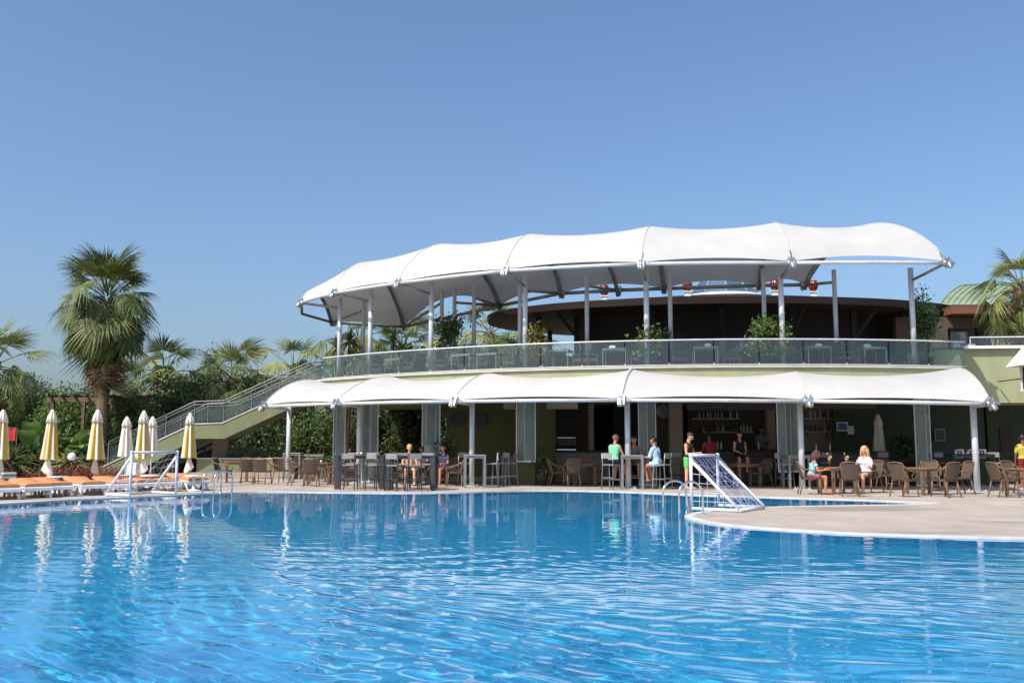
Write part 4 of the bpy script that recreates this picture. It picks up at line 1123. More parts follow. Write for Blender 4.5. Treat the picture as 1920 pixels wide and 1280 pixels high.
# letter boards marked R
def letter_board(label, px, py, Y):
    a = P(px-8, py+8, Y); b = P(px+8, py-8, Y); w = b.x-a.x; h = b.z-a.z; t = thing('letter_sign', label, 'sign', ((a.x+b.x)/2, Y, a.z), group='signs with a letter R')
    MB().bbox(-w/2, w/2, 0, .02, 0, h).build('board', M['paper'], t, False)
    MB().add([(-w/2, -.004, h), (-w*.22, -.004, h), (-w/2, -.004, h*.72)], [(0, 2, 1)]).build('corner_mark', M['red'], t, False)
    l = MB(); s = h*.78; x = -w*.26; z = h*.10; y = -.006
    l.bbox(x, x+s*.2, y-.004, y, z, z+s)
    l.bbox(x+.001, x+s*.6, y-.0045, y-.0005, z+s*.82, z+s); l.bbox(x+.001, x+s*.6, y-.0045, y-.0005, z+s*.42, z+s*.58); l.bbox(x+s*.52, x+s*.70, y-.005, y-.001, z+s*.46, z+s*.94)
    l.bar((x+s*.28, y-.003, z+s*.48), (x+s*.66, y-.003, z+.0), .004, s*.22, up=(0, 1, 0)); l.build('letter', M['black'], t, False)

# ------------------------------------------------------------------ furniture makers (front of a seat is local -Y)
def rattan_chair(t):
    MB().rbox((0, 0, .44), (.48, .46, .05), .03).build('seat', M['rattan'], t, False)
    b = MB(); rows = []
    for k in range(6):
        f = k/5; z = .46+.42*f; y = .21+.13*f; w = .20+.035*f
        rows.append([Vector((x*w, y+.03*(1-x*x), z)) for x in (-1, -.5, 0, .5, 1)])
    b.grid(rows); b.grid([[p+Vector((0, .022, 0)) for p in r][::-1] for r in rows]); b.build('backrest', M['rattan'], t, False)
    fr = MB()
    fr.tube([rows[0][0], rows[2][0], rows[5][0], rows[5][0]+Vector((.05, .02, .03)), rows[5][2]+Vector((0, .015, .045)), rows[5][4]+Vector((-.05, .02, .03)), rows[5][4], rows[2][4], rows[0][4]], .017, 7); fr.build('back_frame', M['rattan_fr'], t, False)
    for s in (-1, 1):
        MB().tube([(s*.235, .33, .84), (s*.29, .18, .72), (s*.31, -.05, .65), (s*.29, -.20, .64), (s*.25, -.245, .58), (s*.235, -.225, .44)], .017, 7).build('armrest', M['rattan_fr'], t, False)
        MB().tube([(s*.22, -.21, .45), (s*.245, -.25, 0.006)], .019, 7).build('leg', M['rattan_fr'], t, False)
        MB().tube([(s*.20, .20, .46), (s*.215, .33, 0.006)], .019, 7).build('leg', M['rattan_fr'], t, False)
        c = [Vector((s*.29, -.03+.075*math.cos(a), .545+.075*math.sin(a))) for a in [2*math.pi*k/10 for k in range(10)]]
        MB().tube(c, .011, 5, closed=True).build('side_ring', M['rattan_fr'], t, False)
    MB().tube([(-.235, -.235, .2), (.235, -.235, .2)], .012, 6).build('stretcher', M['rattan_fr'], t, False)
def stool(mf, ms):
    def f(t):
        MB().rbox((0, 0, .76), (.42, .40, .035), .02).build('seat', ms, t, False)
        MB().rbox((0, .225, 1.04), (.40, .025, .17), .02).build('backrest', ms, t, False)
        for s in (-1, 1):
            MB().bar((s*.19, -.17, .745), (s*.215, -.21, .004), .03, .03).build('leg', mf, t, False)
            MB().tube([(s*.20, .245, 1.12), (s*.195, .20, .76), (s*.215, .25, .004)], .017, 6).build('leg', mf, t, False)
            MB().bar((s*.205, -.19, .32), (s*.205, .22, .32), .025, .025).build('stretcher', mf, t, False)
        MB().bar((-.205, -.195, .30), (.205, -.195, .30), .03, .03).build('footrest', mf, t, False); MB().bar((-.2, .22, .36), (.2, .22, .36), .025, .025).build('stretcher', mf, t, False)
        MB().bar((-.19, -.18, .735), (.19, -.18, .735), .03, .02).build('seat_rail', mf, t, False)
    return f
def bar_table(L, W, H, leg, mf, mt):
    def f(t):
        MB().rbox((0, 0, H-.02), (L, W, .04), .015).build('tabletop', mt, t, False)
        for a in (-1, 1):
            for b in (-1, 1): MB().bbox(a*(L/2-leg/2-.01)-leg/2, a*(L/2-leg/2-.01)+leg/2, b*(W/2-leg/2-.01)-leg/2, b*(W/2-leg/2-.01)+leg/2, .003, H-.041).build('leg', mf, t, False)
        ap = MB()
        for b in (-1, 1): ap.bbox(-L/2+leg+.011, L/2-leg-.011, b*(W/2-.05)-.015, b*(W/2-.05)+.015, H-.11, H-.042)
        ap.build('apron', mf, t, False)
    return f
def wood_table(t):
    c = [(.48*math.copysign(abs(math.cos(a))**.5, math.cos(a)), .48*math.copysign(abs(math.sin(a))**.5, math.sin(a))) for a in [2*math.pi*k/28 for k in range(28)]]
    MB().prism(c, .715, .75).build('tabletop', M['wood'], t, False)
    MB().prism([(x*.93, y*.93) for x, y in c], .66, .714).build('apron', M['wood'], t, False)
    for a in (-1, 1):
        for b in (-1, 1): MB().bbox(a*.36-.04, a*.36+.04, b*.36-.04, b*.36+.04, .003, .659).build('leg', M['rattan_fr'], t, False)
def alu_table(t):
    MB().rbox((0, 0, .735), (.82, .72, .03), .012).build('tabletop', M['grey_slat'], t, False)
    fr = MB()
    for b in (-1, 1): fr.bbox(-.40, .40, b*.34-.015, b*.34+.015, .68, .719)
    fr.build('apron', M['grey_fr'], t, False)
    for a in (-1, 1):
        for b in (-1, 1): MB().bbox(a*.39-.014, a*.39+.014, b*.34-.014, b*.34+.014, .003, .679).build('leg', M['grey_fr'], t, False)
def lounge_chair(t):
    MB().rbox((0, 0, .36), (.62, .6, .14), .05).build('seat', M['char'], t, False)
    b = MB(); b.box((0, .30, .66), (.60, .09, .58), rx=-.2); b.build('backrest', M['char'], t, False)
    for s in (-1, 1):
        MB().rbox((s*.34, .02, .56), (.06, .6, .05), .02).build('armrest', M['char'], t, False)
        for y in (-.26, .28): MB().bbox(s*.33-.02, s*.33+.02, y-.02, y+.02, .003, .53).build('leg', M['char'], t, False)
def slat_chair(t):
    s_ = MB()
    for k in range(5): s_.bbox(-.22, .22, -.21+k*.088, -.14+k*.088, .44, .462)
    s_.build('seat', M['grey_slat'], t, False)
    for k in range(3): MB().bbox(-.21, .21, .215, .235, .55+k*.12, .63+k*.12).build('slat', M['grey_slat'], t, False)
    for s in (-1, 1):
        MB().bbox(s*.235-.014, s*.235+.014, .205, .245, .003, .90).build('leg', M['grey_fr'], t, False); MB().bbox(s*.235-.014, s*.235+.014, -.22, -.19, .003, .44).build('leg', M['grey_fr'], t, False)
STOOL_D = stool(M['char'], M['grey_slat']); STOOL_G = stool(M['grey_fr'], M['grey_slat'])
TB_DARK = bar_table(1.55, .75, 1.06, .13, M['char'], M['char']); TB_GREY = bar_table(.72, .72, 1.06, .07, M['grey_fr'], M['grey_slat'])
D = math.radians
def chair_at(px, Y, deg, label, group='rattan chairs', key='rattan', mk=rattan_chair, name='rattan_chair', cat='chair', z=.004, s=1.0):
    return place(mk, key, name, label, cat, (XatY(px, Y), Y, z), D(deg), group, s)
# left terrace group (rz 0 faces the camera, 90 faces right, 180 faces away)
for px, Y, dg, lab in ((420, 34.6, 80, 'leftmost rattan chair, facing right before the low green wall'), (466, 34.0, 190, 'rattan chair with back to the pool, second from the left'),
                       (494, 33.6, 175, 'rattan chair with its back turned, third from the left'), (530, 34.8, 40, 'rattan chair left of the first white column'),
                       (562, 32.2, 120, 'rattan chair turned sideways before the first white column'), (585, 31.6, 185, 'rattan chair with back to the pool at the set table'),
                       (634, 32.4, -100, 'rattan chair facing left beside the first dark bar table'), (600, 35.2, 10, 'rattan chair on the far side of the set table')):
    chair_at(px, Y, dg, lab)
place(wood_table, 'wood_table', 'wooden_table', 'wooden table with white cups among the left rattan chairs', 'table', (XatY(600, 33.4), 33.4, .004), .1, 'wooden tables')
place(wood_table, 'wood_table', 'wooden_table', 'wooden table at far left before the low green wall', 'table', (XatY(446, 35.6), 35.6, .004), .3, 'wooden tables')
for px, Y, dg, lab in ((563, 38, 0, 'grey slatted chair, left one behind the set table'), (592, 38, 5, 'grey slatted chair, right one behind the set table'), (622, 37.4, -60, 'grey slatted chair beside the leftmost glass doors')):
    chair_at(px, Y, dg, lab, 'grey slatted chairs', 'slat', slat_chair, 'slatted_chair', s=1.15)
place(TB_GREY, 'tb_grey', 'bar_table', 'grey high table behind the left rattan chairs', 'table', (XatY(551, 38.2), 38.2, .004), 0, 'grey bar tables')
# dark high tables and stools
place(TB_DARK, 'tb_dark', 'bar_table', 'long charcoal bar table by the second column, left one', 'table', (XatY(676, 30.0), 30.0, .004), D(4), 'charcoal bar tables')
place(TB_DARK, 'tb_dark', 'bar_table', 'long charcoal bar table by the pool, right one', 'table', (XatY(773, 29.2), 29.2, .004), D(-3), 'charcoal bar tables')
for px, Y, dg, lab in ((656, 29.1, 178, 'charcoal bar stool at the left bar table, back to the pool'), (697, 31.2, 0, 'charcoal bar stool behind the left bar table, right one'), (662, 31.2, 0, 'charcoal bar stool behind the left bar table, left one'),
                       (706, 29.0, 150, 'charcoal bar stool between the two long bar tables'), (741, 28.5, 160, 'charcoal bar stool at the right bar table, nearest the pool on its left'), (776, 28.4, 195, 'charcoal bar stool at the right bar table, nearest the pool on its right'),
                       (757, 30.1, 10, 'charcoal bar stool behind the right bar table, left one'), (799, 30.2, -10, 'charcoal bar stool behind the right bar table, right one')):
    chair_at(px, Y, dg, lab, 'charcoal bar stools', 'stool_d', STOOL_D, 'bar_stool', 'stool')
place(TB_GREY, 'tb_grey', 'bar_table', 'grey bar table beside the third column', 'table', (XatY(890, 30.9), 30.9, .004), D(5), 'grey bar tables')
for px, Y, dg, lab in ((874, 32.0, 20, 'grey bar stool behind the third column'), (921, 31.2, -95, 'grey bar stool at the table by the third column, facing left'), (938, 32.0, -60, 'grey bar stool, middle one left of the olive pillar'), (955, 32.3, -75, 'grey bar stool nearest the olive pillar')):
    chair_at(px, Y, dg, lab, 'grey bar stools', 'stool_g', STOOL_G, 'bar_stool', 'stool')
place(TB_GREY, 'tb_grey', 'bar_table', 'grey bar table behind the fourth column where three guests sit', 'table', (XatY(1184, 29.9), 29.9, .004), D(-4), 'grey bar tables')
for px, Y, dg, lab in ((1146, 29.7, 140, 'grey bar stool under the man in the green vest'), (1240, 29.6, -130, 'grey bar stool under the guest with the blue towel'), (1192, 31.3, 0, 'grey bar stool under the guest behind the column')):
    chair_at(px, Y, dg, lab, 'grey bar stools', 'stool_g', STOOL_G, 'bar_stool', 'stool')
place(TB_GREY, 'tb_grey', 'bar_table', 'dark high table beside the fifth column', 'table', (XatY(1491, 30.2), 30.2, .004), D(2), 'grey bar tables')
for px, Y, dg, lab in ((1470, 30.1, 100, 'bar stool left of the high table by the fifth column'), (1266, 33.2, 180, 'dark bar stool in front of the tan pillar'), (1392, 33.4, 10, 'tall bar stool under the woman in the black top'), (1330, 33.5, 180, 'bar stool beside the guest in red at the bar'), (1545, 32.8, 180, 'bar stool left at the dark right bar counter'), (1650, 32.8, 180, 'bar stool right at the dark right bar counter')):
    chair_at(px, Y, dg, lab, 'dark bar stools', 'stool_d', STOOL_D, 'bar_stool', 'stool')
# right hand dining group
for px, Y, lab in ((1569, 27.0, 'wooden table with two red cocktails between the women'), (1733, 26.5, 'empty wooden table in the middle of the right chairs'), (1922, 25.8, 'wooden table cut by the right picture edge'), (1090, 32.4, 'wooden table in the shade before the pale counter'), (1395, 31.6, 'wooden table behind the right goal')):
    place(wood_table, 'wood_table', 'wooden_table', lab, 'table', (XatY(px, Y), Y, .004), .2, 'wooden tables')
for px, Y, dg, lab in ((1517, 26.6, 82, 'rattan chair under the woman in the pale blue top'), (1590, 25.7, 165, 'rattan chair with back to the pool before the blonde woman'), (1628, 27.5, -60, 'rattan chair under the blonde woman in white'),
                       (1662, 29.2, 15, 'rattan chair facing the pool behind the blonde woman'), (1692, 25.4, 120, 'rattan chair facing right, nearest left at the empty table'), (1768, 25.3, 200, 'rattan chair with back to the pool at the empty table'),
                       (1795, 26.8, -80, 'rattan chair facing left at the empty table'), (1742, 28.4, -20, 'rattan chair on the far side of the empty table'), (1878, 25.2, 100, 'rattan chair facing right at the right edge table'), (1903, 27.0, 20, 'rattan chair behind the right edge table'),
                       (1045, 32.2, 100, 'dark rattan chair left of the shaded inner table'), (1072, 31.6, 190, 'dark rattan chair with back to the pool at the shaded inner table'), (1122, 32.6, -90, 'dark rattan chair right of the shaded inner table'), (1425, 31.3, -60, 'rattan chair with ring arms behind the right goal')):
    chair_at(px, Y, dg, lab)
chair_at(790, 33.2, 10, 'rattan chair under the guest between the bar stools'); chair_at(768, 32.4, 5, 'rattan chair under the fair haired guest'); chair_at(836, 32.6, -40, 'rattan chair under the guest by the olive wall'); chair_at(852, 31.9, -80, 'empty rattan chair by the olive wall, facing left')
for px, lab in ((1799, 'dark high table with one letter sign'), (1836, 'dark high table behind the sixth column with two letter signs')):
    place(bar_table(.75, .6, 1.08, .05, M['char'], M['char']), 'tb_sm', 'bar_table', lab, 'table', (XatY(px, 31.6), 31.6, .006), 0, 'small dark tables')
for px, lab in ((1799, 'white sign with black letter R, left of the sixth column'), (1822, 'white sign with black letter R, half hidden by the sixth column'), (1841, 'white sign with black letter R, right of the sixth column')):
    letter_board(lab, px, 850, 31.5)
for px, dg, lab in ((1768, 20, 'dark bar stool left of the letter sign tables'), (1818, 0, 'dark bar stool between the letter sign tables'), (1862, -20, 'dark bar stool right of the letter sign tables')):
    chair_at(px, 32.5, dg, lab, 'dark bar stools', 'stool_d', STOOL_D, 'bar_stool', 'stool')
# glasses and cups
def cocktail(t):
    MB().lathe([(.035, 0), (.036, .006), (.006, .012), (.006, .09), (.03, .13), (.045, .22)], 12).build('glass', M['glass_cup'], t, False)
    MB().lathe([(.001, .12), (.028, .132), (.041, .205), (.001, .206)], 12).build('drink', mat('red_drink', (.65, .12, .03), .3), t, False)
    MB().tube([(0, 0, .14), (-.05, 0, .34)], .006, 5).build('straw', M['white_pl'], t, False); MB().box((.03, 0, .24), (.05, .02, .05), ry=.5).build('fruit_slice', M['yellow'], t, False)
    MB().box((-.03, 0, .26), (.012, .03, .12), ry=-.4).build('leaf', M['leaf_lt'], t, False)
place(cocktail, 'cocktail', 'cocktail', 'red cocktail with straw, left one on the women\'s table', 'drink', (XatY(1554, 26.9), 26.9, .755), 0, 'cocktails', 1.2)
place(cocktail, 'cocktail', 'cocktail', 'red cocktail with straw, right one on the women\'s table', 'drink', (XatY(1586, 27.0), 27.0, .755), 0, 'cocktails', 1.2)
def cup(t):
    MB().lathe([(.03, 0), (.04, .09), (.036, .09), (.028, .01), (.001, .01)], 12).build('cup_body', M['white_pl'], t, False)
for px, Y, z, lab in ((596, 33.2, .755, 'white cup on the left wooden table, left one'), (603, 33.3, .755, 'white cup on the left wooden table, right one'), (678, 29.9, 1.066, 'white cup on the left charcoal bar table'), (1288, 29.3, 1.02, '')):
    if lab: place(cup, 'cup', 'cup', lab, 'cup', (XatY(px, Y), Y, z), 0, 'white cups')
# terrace furniture behind the glass
def napkins(t):
    MB().rbox((0, 0, .055), (.22, .14, .10), .02).build('box_body', M['white_pl'], t, False); MB().rbox((0, 0, .115), (.12, .05, .02), .01).build('napkin', M['paper'], t, False)
k = 0
for px, R, lab in ((745, 22.3, 'behind the glass at the far left end'), (872, 22.3, 'behind the glass left of the yellowing shrub'), (920, 22.2, 'behind the glass, just left of the fourth bright column'), (1050, 22.4, 'behind the glass, right of the yellowing shrub'), (1155, 22.4, 'behind the glass, left of the fifth bright column'), (1324, 22.4, 'behind the glass, left of the round green shrub'), (1395, 21.6, 'behind the glass, partly behind the round green shrub'), (1533, 22.4, 'behind the glass, right of the round green shrub'), (1636, 22.4, 'behind the glass near the right end')):
    p = on_ring(px, R, Z_T+.002); rz = D(-theta_of(p))
    place(alu_table, 'alu_table', 'terrace_table', 'pale framed terrace table '+lab, 'table', p, rz, 'terrace tables')
    if px > 1100: place(napkins, 'napkins', 'napkin_box', 'white napkin box on the terrace table '+lab.replace('behind the glass, ', '').replace('behind the glass ', ''), 'napkin box', p+Vector((.1 if k % 2 else -.1, 0, .752)), rz, 'napkin boxes')
    for s in (-1, 1):
        q = on_ring(px, R-.15, Z_T+.002)+Vector((s*.85*math.cos(rz), s*.85*math.sin(rz), 0))
        place(lounge_chair, 'lounge', 'lounge_chair', 'dark lounge chair %s of the terrace table %s' % ('right' if s > 0 else 'left', lab.replace('behind the glass, ', '').replace('behind the glass ', '')), 'chair', q, rz-s*math.pi/2, 'dark terrace chairs')
    k += 1

# ------------------------------------------------------------------ parasols and loungers
def closed_parasol(striped, z0=.95, top=2.42, skirt=True):
    def f(t):
        MB().lathe([(.28, 0), (.28, .05), (.05, .09), (.05, .25), (.001, .25)], 16).build('base', M['white_pl'], t, False)
        MB().tube([(0, 0, .2), (0, 0, top-.05)], .022, 8).build('pole', M['white'], t, False)
        n = 48; fold = lambda r, z, a: r*(1+.26*math.cos(8*a)+.05*math.sin(5*a+z*3))
        H = top-z0
        prof = [(.205, z0), (.20, z0+.03), (.165, z0+H*.30), (.125, z0+H*.62), (.10, z0+H*.80)]
        sel = (lambda k: 0 if ((k+3)//6) % 2 else 1) if striped else None
        MB().lathe(prof, n, fold=fold, sel=sel).build('canopy', [M['canvas'], M['yellow']] if striped else M['canvas'], t, False)
        MB().lathe([(.145, z0+H*.74), (.115, z0+H*.86), (.06, z0+H*.96), (.03, top), (.001, top+.02)], n, fold=lambda r, z, a: r*(1+.14*math.cos(8*a))).build('top_flap', M['canvas'] if not striped else [M['canvas'], M['yellow']], t, False)
        if skirt:
            rows = []
            for z, w, d in ((z0+.02, .05, .03), (z0-.18, .10, .05), (z0-.36, .16, .07), (z0-.46, .10, .05)):
                rows.append([Vector((w*math.cos(a)*(1+.25*math.cos(3*a)), d*math.sin(a), z+.07*math.cos(a))) for a in [2*math.pi*j/16 for j in range(17)]])
            mb = MB(); mb.grid(rows); mb.build('tie_cloth', M['canvas'], t, False)
    return f
PS, PW = closed_parasol(True), closed_parasol(False, 1.0, 2.3, False)
for px, ytop, key, lab in ((4, 768, 's', 'closed yellow striped parasol cut by the left picture edge'), (94, 768, 's', 'closed yellow striped parasol, second from the left'), (182, 768, 's', 'closed yellow striped parasol in front of the palm trunk'), (271, 770, 's', 'closed yellow striped parasol behind the left goal'), (356, 774, 's', 'closed yellow striped parasol before the stair landing'),
                           (239, 781, 'w', 'plain white closed parasol left of the goal crossbar'), (286, 781, 'w', 'plain white closed parasol behind the striped one at the goal')):
    top = 2.44 if key == 's' else 2.32; Y = (top-CAMZ)*FPX/(833-ytop)*.995
    t = place(PS if key == 's' else PW, 'par'+key, 'closed_parasol', lab, 'parasol', (XatY(px, Y, 800), Y, .003), px*.37, 'closed parasols'); t.rotation_euler = (D(.8*math.sin(px)), D(1.2*math.cos(px*1.7)), px*.37)
t = place(closed_parasol(False, .9, 2.5, False), 'par_in', 'closed_parasol', 'plain white closed parasol standing inside before the deep green wall', 'parasol', (XatY(1648, 34.6), 34.6, .006), .4, 'closed parasols'); 
def lounger(t):
    L, W = 1.95, .66
    rows = []
    for s in (-1, 1):
        mb = MB(); mb.tube([(s*W/2, -L/2, .27), (s*W/2, L/2, .29)], .032, 8); mb.build('side_rail', M['white_pl'], t, False)
        for y in (-.66, .5):
            MB().tube([(s*W*.47, y-.26, .01), (s*W*.47, y-.05, .24), (s*W*.47, y+.12, .25), (s*W*.47, y+.30, .01)], .038, 7).build('leg', M['white_pl'], t, False)
    sl = MB()
    for k in range(13): y = -L/2+.06+k*(L-.12)/12; sl.bbox(-W/2, W/2, y-.035, y+.035, .285, .305)
    sl.build('slat_deck', M['white_pl'], t, False)
    fr = MB(); fr.rbox((0, -L/2+.02, .24), (W+.04, .06, .10), .03); fr.build('end_panel', M['white_pl'], t, False)
    c = MB(); n = 14; rws = []
    for k in range(n+1):
        y = -L/2+.02+(L-.04)*k/n; puff = .018*math.sin(k*math.pi*3/n)**2
        z0 = .315+max(0, (y-.35))*.16
        rws.append([Vector((x*W*.48, y, z0+h)) for x, h in ((-1, .0), (-1.02, .03+puff*.5), (-.85, .062+puff), (0, .066+puff), (.85, .062+puff), (1.02, .03+puff*.5), (1, .0))])
    c.grid(rws)
    c.add(rws[0], [tuple(range(6, -1, -1))]); c.add(rws[-1], [tuple(range(7))]); c.build('cushion', M['orange'], t, False)
for i, (px, py, lab) in enumerate(((-55, 938, 'orange cushioned lounger mostly outside the left picture edge'), (12, 937, 'orange cushioned lounger at the left edge with towels on it'), (72, 934, 'orange cushioned lounger below the second striped parasol, left one'), (112, 931.5, 'orange cushioned lounger below the second striped parasol, right one'), (176, 929, 'orange cushioned lounger below the parasol by the palm trunk'), (232, 927, 'orange cushioned lounger seen through the left side of the goal'),
                                  (277, 924, 'orange cushioned lounger seen through the middle of the goal'), (316, 922, 'orange cushioned lounger at the right post of the goal'), (372, 919, 'orange cushioned lounger beside the left pool ladder'))):
    g = G(px, py); a = D(40); L2 = .97                # foot end at the photo point, head away to the back left
    place(lounger, 'lounger', 'sun_lounger', lab, 'lounger', (g.x-L2*math.sin(a), g.y+L2*math.cos(a), .003), a, 'sun loungers')
def towel(t):
    M2 = [mat('striped_towel', (.55, .5, .45), .9, 0, .1, 9), mat('teal_towel', (.10, .26, .25), .9, 0, .1, 9)]
    for k, m in enumerate((M2[0], M2[1], M2[0])): MB().rbox((0.02*k, 0, .03+.055*k), (.42-.03*k, .30, .055), .025).build('folded_layer', m, t, False)
g = G(20, 925); place(towel, 'towel', 'towel_stack', 'folded striped towels on the lounger at the left edge', 'towels', (g.x-.35, g.y+.42, .42), D(40))
def side_table(t):
    MB().lathe([(.001, .44), (.30, .44), (.31, .455), (.30, .47), (.001, .47)], 20).build('tabletop', M['white_pl'], t, False); MB().lathe([(.24, 0), (.22, .03), (.05, .06), (.05, .44)], 16).build('pedestal', M['white_pl'], t, False)
for px, Y, lab in ((112, 27.6, 'small white side table behind the second striped parasol'), (247, 29.0, 'small white side table behind the left goal post'), (285, 28.6, 'small white side table behind the goal crossbar'), (366, 28.6, 'small white side table near the left pool ladder')):
    place(side_table, 'side_table', 'side_table', lab, 'table', (XatY(px, Y), Y, .003), 0, 'white side tables')
def bin_(t):
    MB().rbox((0, 0, .35), (.34, .34, .7), .04).build('body', M['white'], t, False); MB().rbox((0, 0, .72), (.37, .37, .05), .02).build('lid', M['white'], t, False)
place(bin_, 'bin', 'litter_bin', 'white bin by the bed behind the left goal', 'bin', (XatY(252, 33.5), 33.5, .003), 0)
def globe_lamp(t):
    MB().tube([(0, 0, 0), (0, 0, .72)], .03, 8).build('post', M['black'], t, False); MB().ball((0, 0, .84), .155, 18).build('globe', M['lampglobe'], t, False); MB().lathe([(.07, .68), (.09, .72), (.06, .74)], 12).build('collar', M['black'], t, False)
place(globe_lamp, 'globe', 'globe_lamp', 'white globe garden lamp among the plants', 'lamp', (XatY(136, 35.6), 35.6, .1), 0)
def red_cloth(t):
    rows = [[Vector((x*.16, .03*math.sin(x*4+z*3), z)) for x in (-1, -.5, 0, .5, 1)] for z in (0, .18, .36, .52)]
    MB().grid(rows).build('cloth', M['red'], t, False); MB().tube([(-.2, 0, .53), (.2, 0, .53)], .015, 6).build('rail', M['bark'], t, False); MB().tube([(.2, .02, -.8), (.2, .02, .55)], .02, 6).build('post', M['bark'], t, False)
place(red_cloth, 'redcloth', 'hanging_cloth', 'bright red cloth hanging among the plants at far left', 'cloth', (XatY(21, 38.3), 38.3, zat(826, 38.3)), 0)
def pergola(t):
    for x in (-2.2, -.75, .75, 2.2):
        for y in (0, 2.5): MB().bbox(x-.07, x+.07, y-.07, y+.07, 0, 3.3).build('post', M['bark'], t, False)
    for y in (0, 2.5): MB().bbox(-2.5, 2.5, y-.06, y+.06, 3.302, 3.5).build('beam', M['bark'], t, False)
    for k in range(9): MB().bbox(-2.3+k*.575-.04, -2.3+k*.575+.04, -.4, 2.9, 3.502, 3.62).build('rafter', M['bark'], t, False)
place(pergola, 'pergola', 'pergola', 'brown timber pergola behind the tall palm trunk', 'pergola', (XatY(184, 43.6), 43.6, .08), 0)
# lantern with white hood at the right edge
def hood_lamp():
    Y = 30.2; x = XatY(1927, Y, 690); t = thing('hood_lantern', 'wall lantern with white pyramid hood at the right picture edge', 'lamp', (x, Y, zat(730, Y)))
    h = zat(686, Y)-zat(730, Y); H = zat(648, Y)-zat(730, Y); w = 27*Y/FPX
    MB().add([(-w, -w, h), (w, -w, h), (w, w, h), (-w, w, h), (-.06, -.06, H), (.06, -.06, H), (.06, .06, H), (-.06, .06, H)], [(3, 2, 1, 0), (0, 1, 5, 4), (1, 2, 6, 5), (2, 3, 7, 6), (3, 0, 4, 7), (4, 5, 6, 7)]).build('hood', M['white'], t, False)
    b = MB()
    for a in (-1, 1):
        for c in (-1, 1): b.bbox(a*.15-.02, a*.15+.02, c*.15-.02, c*.15+.02, 0, h)
    b.bbox(-.19, .19, -.19, .19, -.05, 0); b.build('frame', M['white'], t, False)
    MB().bbox(-.12, .12, -.12, .12, .02, h-.02).build('glass_body', M['black'], t, False); MB().bar((0, .1, h*.5), (0, 1.9, h*.5), .035, .035).build('bracket', M['char'], t, False)
hood_lamp()

# ------------------------------------------------------------------ goals and ladders
def net_mat():
    m, nt, b = nodes_of('blue_mesh_netting'); N = nt.nodes; L = nt.links
    setc(b.inputs['Base Color'], (.02, .035, .22)); b.inputs['Roughness'].default_value = .8
    tr = N.new('ShaderNodeBsdfTransparent'); mx = N.new('ShaderNodeMixShader'); mx.inputs[0].default_value = .27
    L.new(tr.outputs[0], mx.inputs[1]); L.new(b.outputs[0], mx.inputs[2]); L.new(mx.outputs[0], N['Material Output'].inputs['Surface']); return m
M['net'] = net_mat(); M['cord'] = mat('white_net_cord', (.7, .7, .72), .8)
def goal(t):
    """mouth in the local YZ plane at x=0, net slopes back to +X"""
    W, H, Dp, r = 1.36, 1.15, 1.06, .034
    fl, fr_ = Vector((0, -W/2, r)), Vector((0, W/2, r)); tl, tr_ = Vector((0, -W/2, H)), Vector((0, W/2, H)); bl, br = Vector((Dp, -W/2, r)), Vector((Dp, W/2, r))
    for a, b, nm in ((fl, tl, 'post'), (fr_, tr_, 'post'), (tl, tr_, 'crossbar'), (bl, br, 'base_bar'), (fl, bl, 'base_bar'), (fr_, br, 'base_bar')): MB().tube([a, b], r, 10).build(nm, M['white_pl'], t, False)
    for a, b in ((tl, bl), (tr_, br)):
        d = (b-a); MB().tube([a+Vector((0, 0, -.1)), b+Vector((-.0, 0, .02))], r, 10).build('brace', M['white_pl'], t, False)
    for p in (tl, tr_): MB().ball(p, r*1.5, 8).build('elbow', M['white_pl'], t, False)
    rng = random.Random(4); mb = MB(); n, m = 8, 6
    P2 = [[None]*(m+1) for _ in range(n+1)]
    for i in range(n+1):
        for j in range(m+1):
            f, g_ = i/n, j/m; p = (tl.lerp(tr_, f)).lerp(bl.lerp(br, f), g_)
            s = math.sin(math.pi*f)*math.sin(math.pi*g_); P2[i][j] = p+Vector((.10*s-.05*s, rng.uniform(-.07, .07)*s*2, -.12*s+rng.uniform(-.09, .09)*s))
    for i in range(n+1):
        for j in range(m+1):
            if i < n and j % 1 == 0 and j > 0: mb.tube([P2[i][j], P2[i+1][j]], .0034, 4, cap=False)
            if j < m: mb.tube([P2[i][j], P2[i][j+1]], .0034, 4, cap=False)
    for y, a in ((-W/2, tl), (W/2, tr_)):
        for k in range(1, 6):
            x = Dp*k/6; zt = H*(1-k/6); mb.tube([(x, y, r), (x+.02, y, zt)], .005, 4, cap=False); z = H*k/6; mb.tube([(0, y, z), (Dp*(1-k/6), y, z*.97)], .005, 4, cap=False)
    mb.build('net_cord', M['cord'], t, False)
    sh = MB(); sh.grid([[p+Vector((.012, 0, -.012)) for p in row] for row in P2]); sh.build('net_sheet', M['net'], t, False)
a, b = G(1299, 956.5), G(1346, 950.5); dv = (b-a); ang = math.atan2(dv.y, dv.x)-math.pi/2
place(goal, 'goal', 'water_goal', 'white tube water polo goal with net on the tip of the peninsula', 'goal', (a+b)/2+Vector((.0, 0, .01)), ang, 'water polo goals')
a, b = G(241, 932), G(330, 927.2); dv = (b-a).normalized(); c = (a+b)/2
t = place(goal, 'goal', 'water_goal', 'white tube water polo goal at the pool edge before the loungers', 'goal', c+Vector((-.04, .14, .01)), math.atan2(dv.y, dv.x)+math.pi/2, 'water polo goals'); t.scale = (1.0, 1.08, 1.02)
for c_ in list(t.children):
    if c_.name.startswith('net_sheet'): bpy.data.objects.remove(c_)
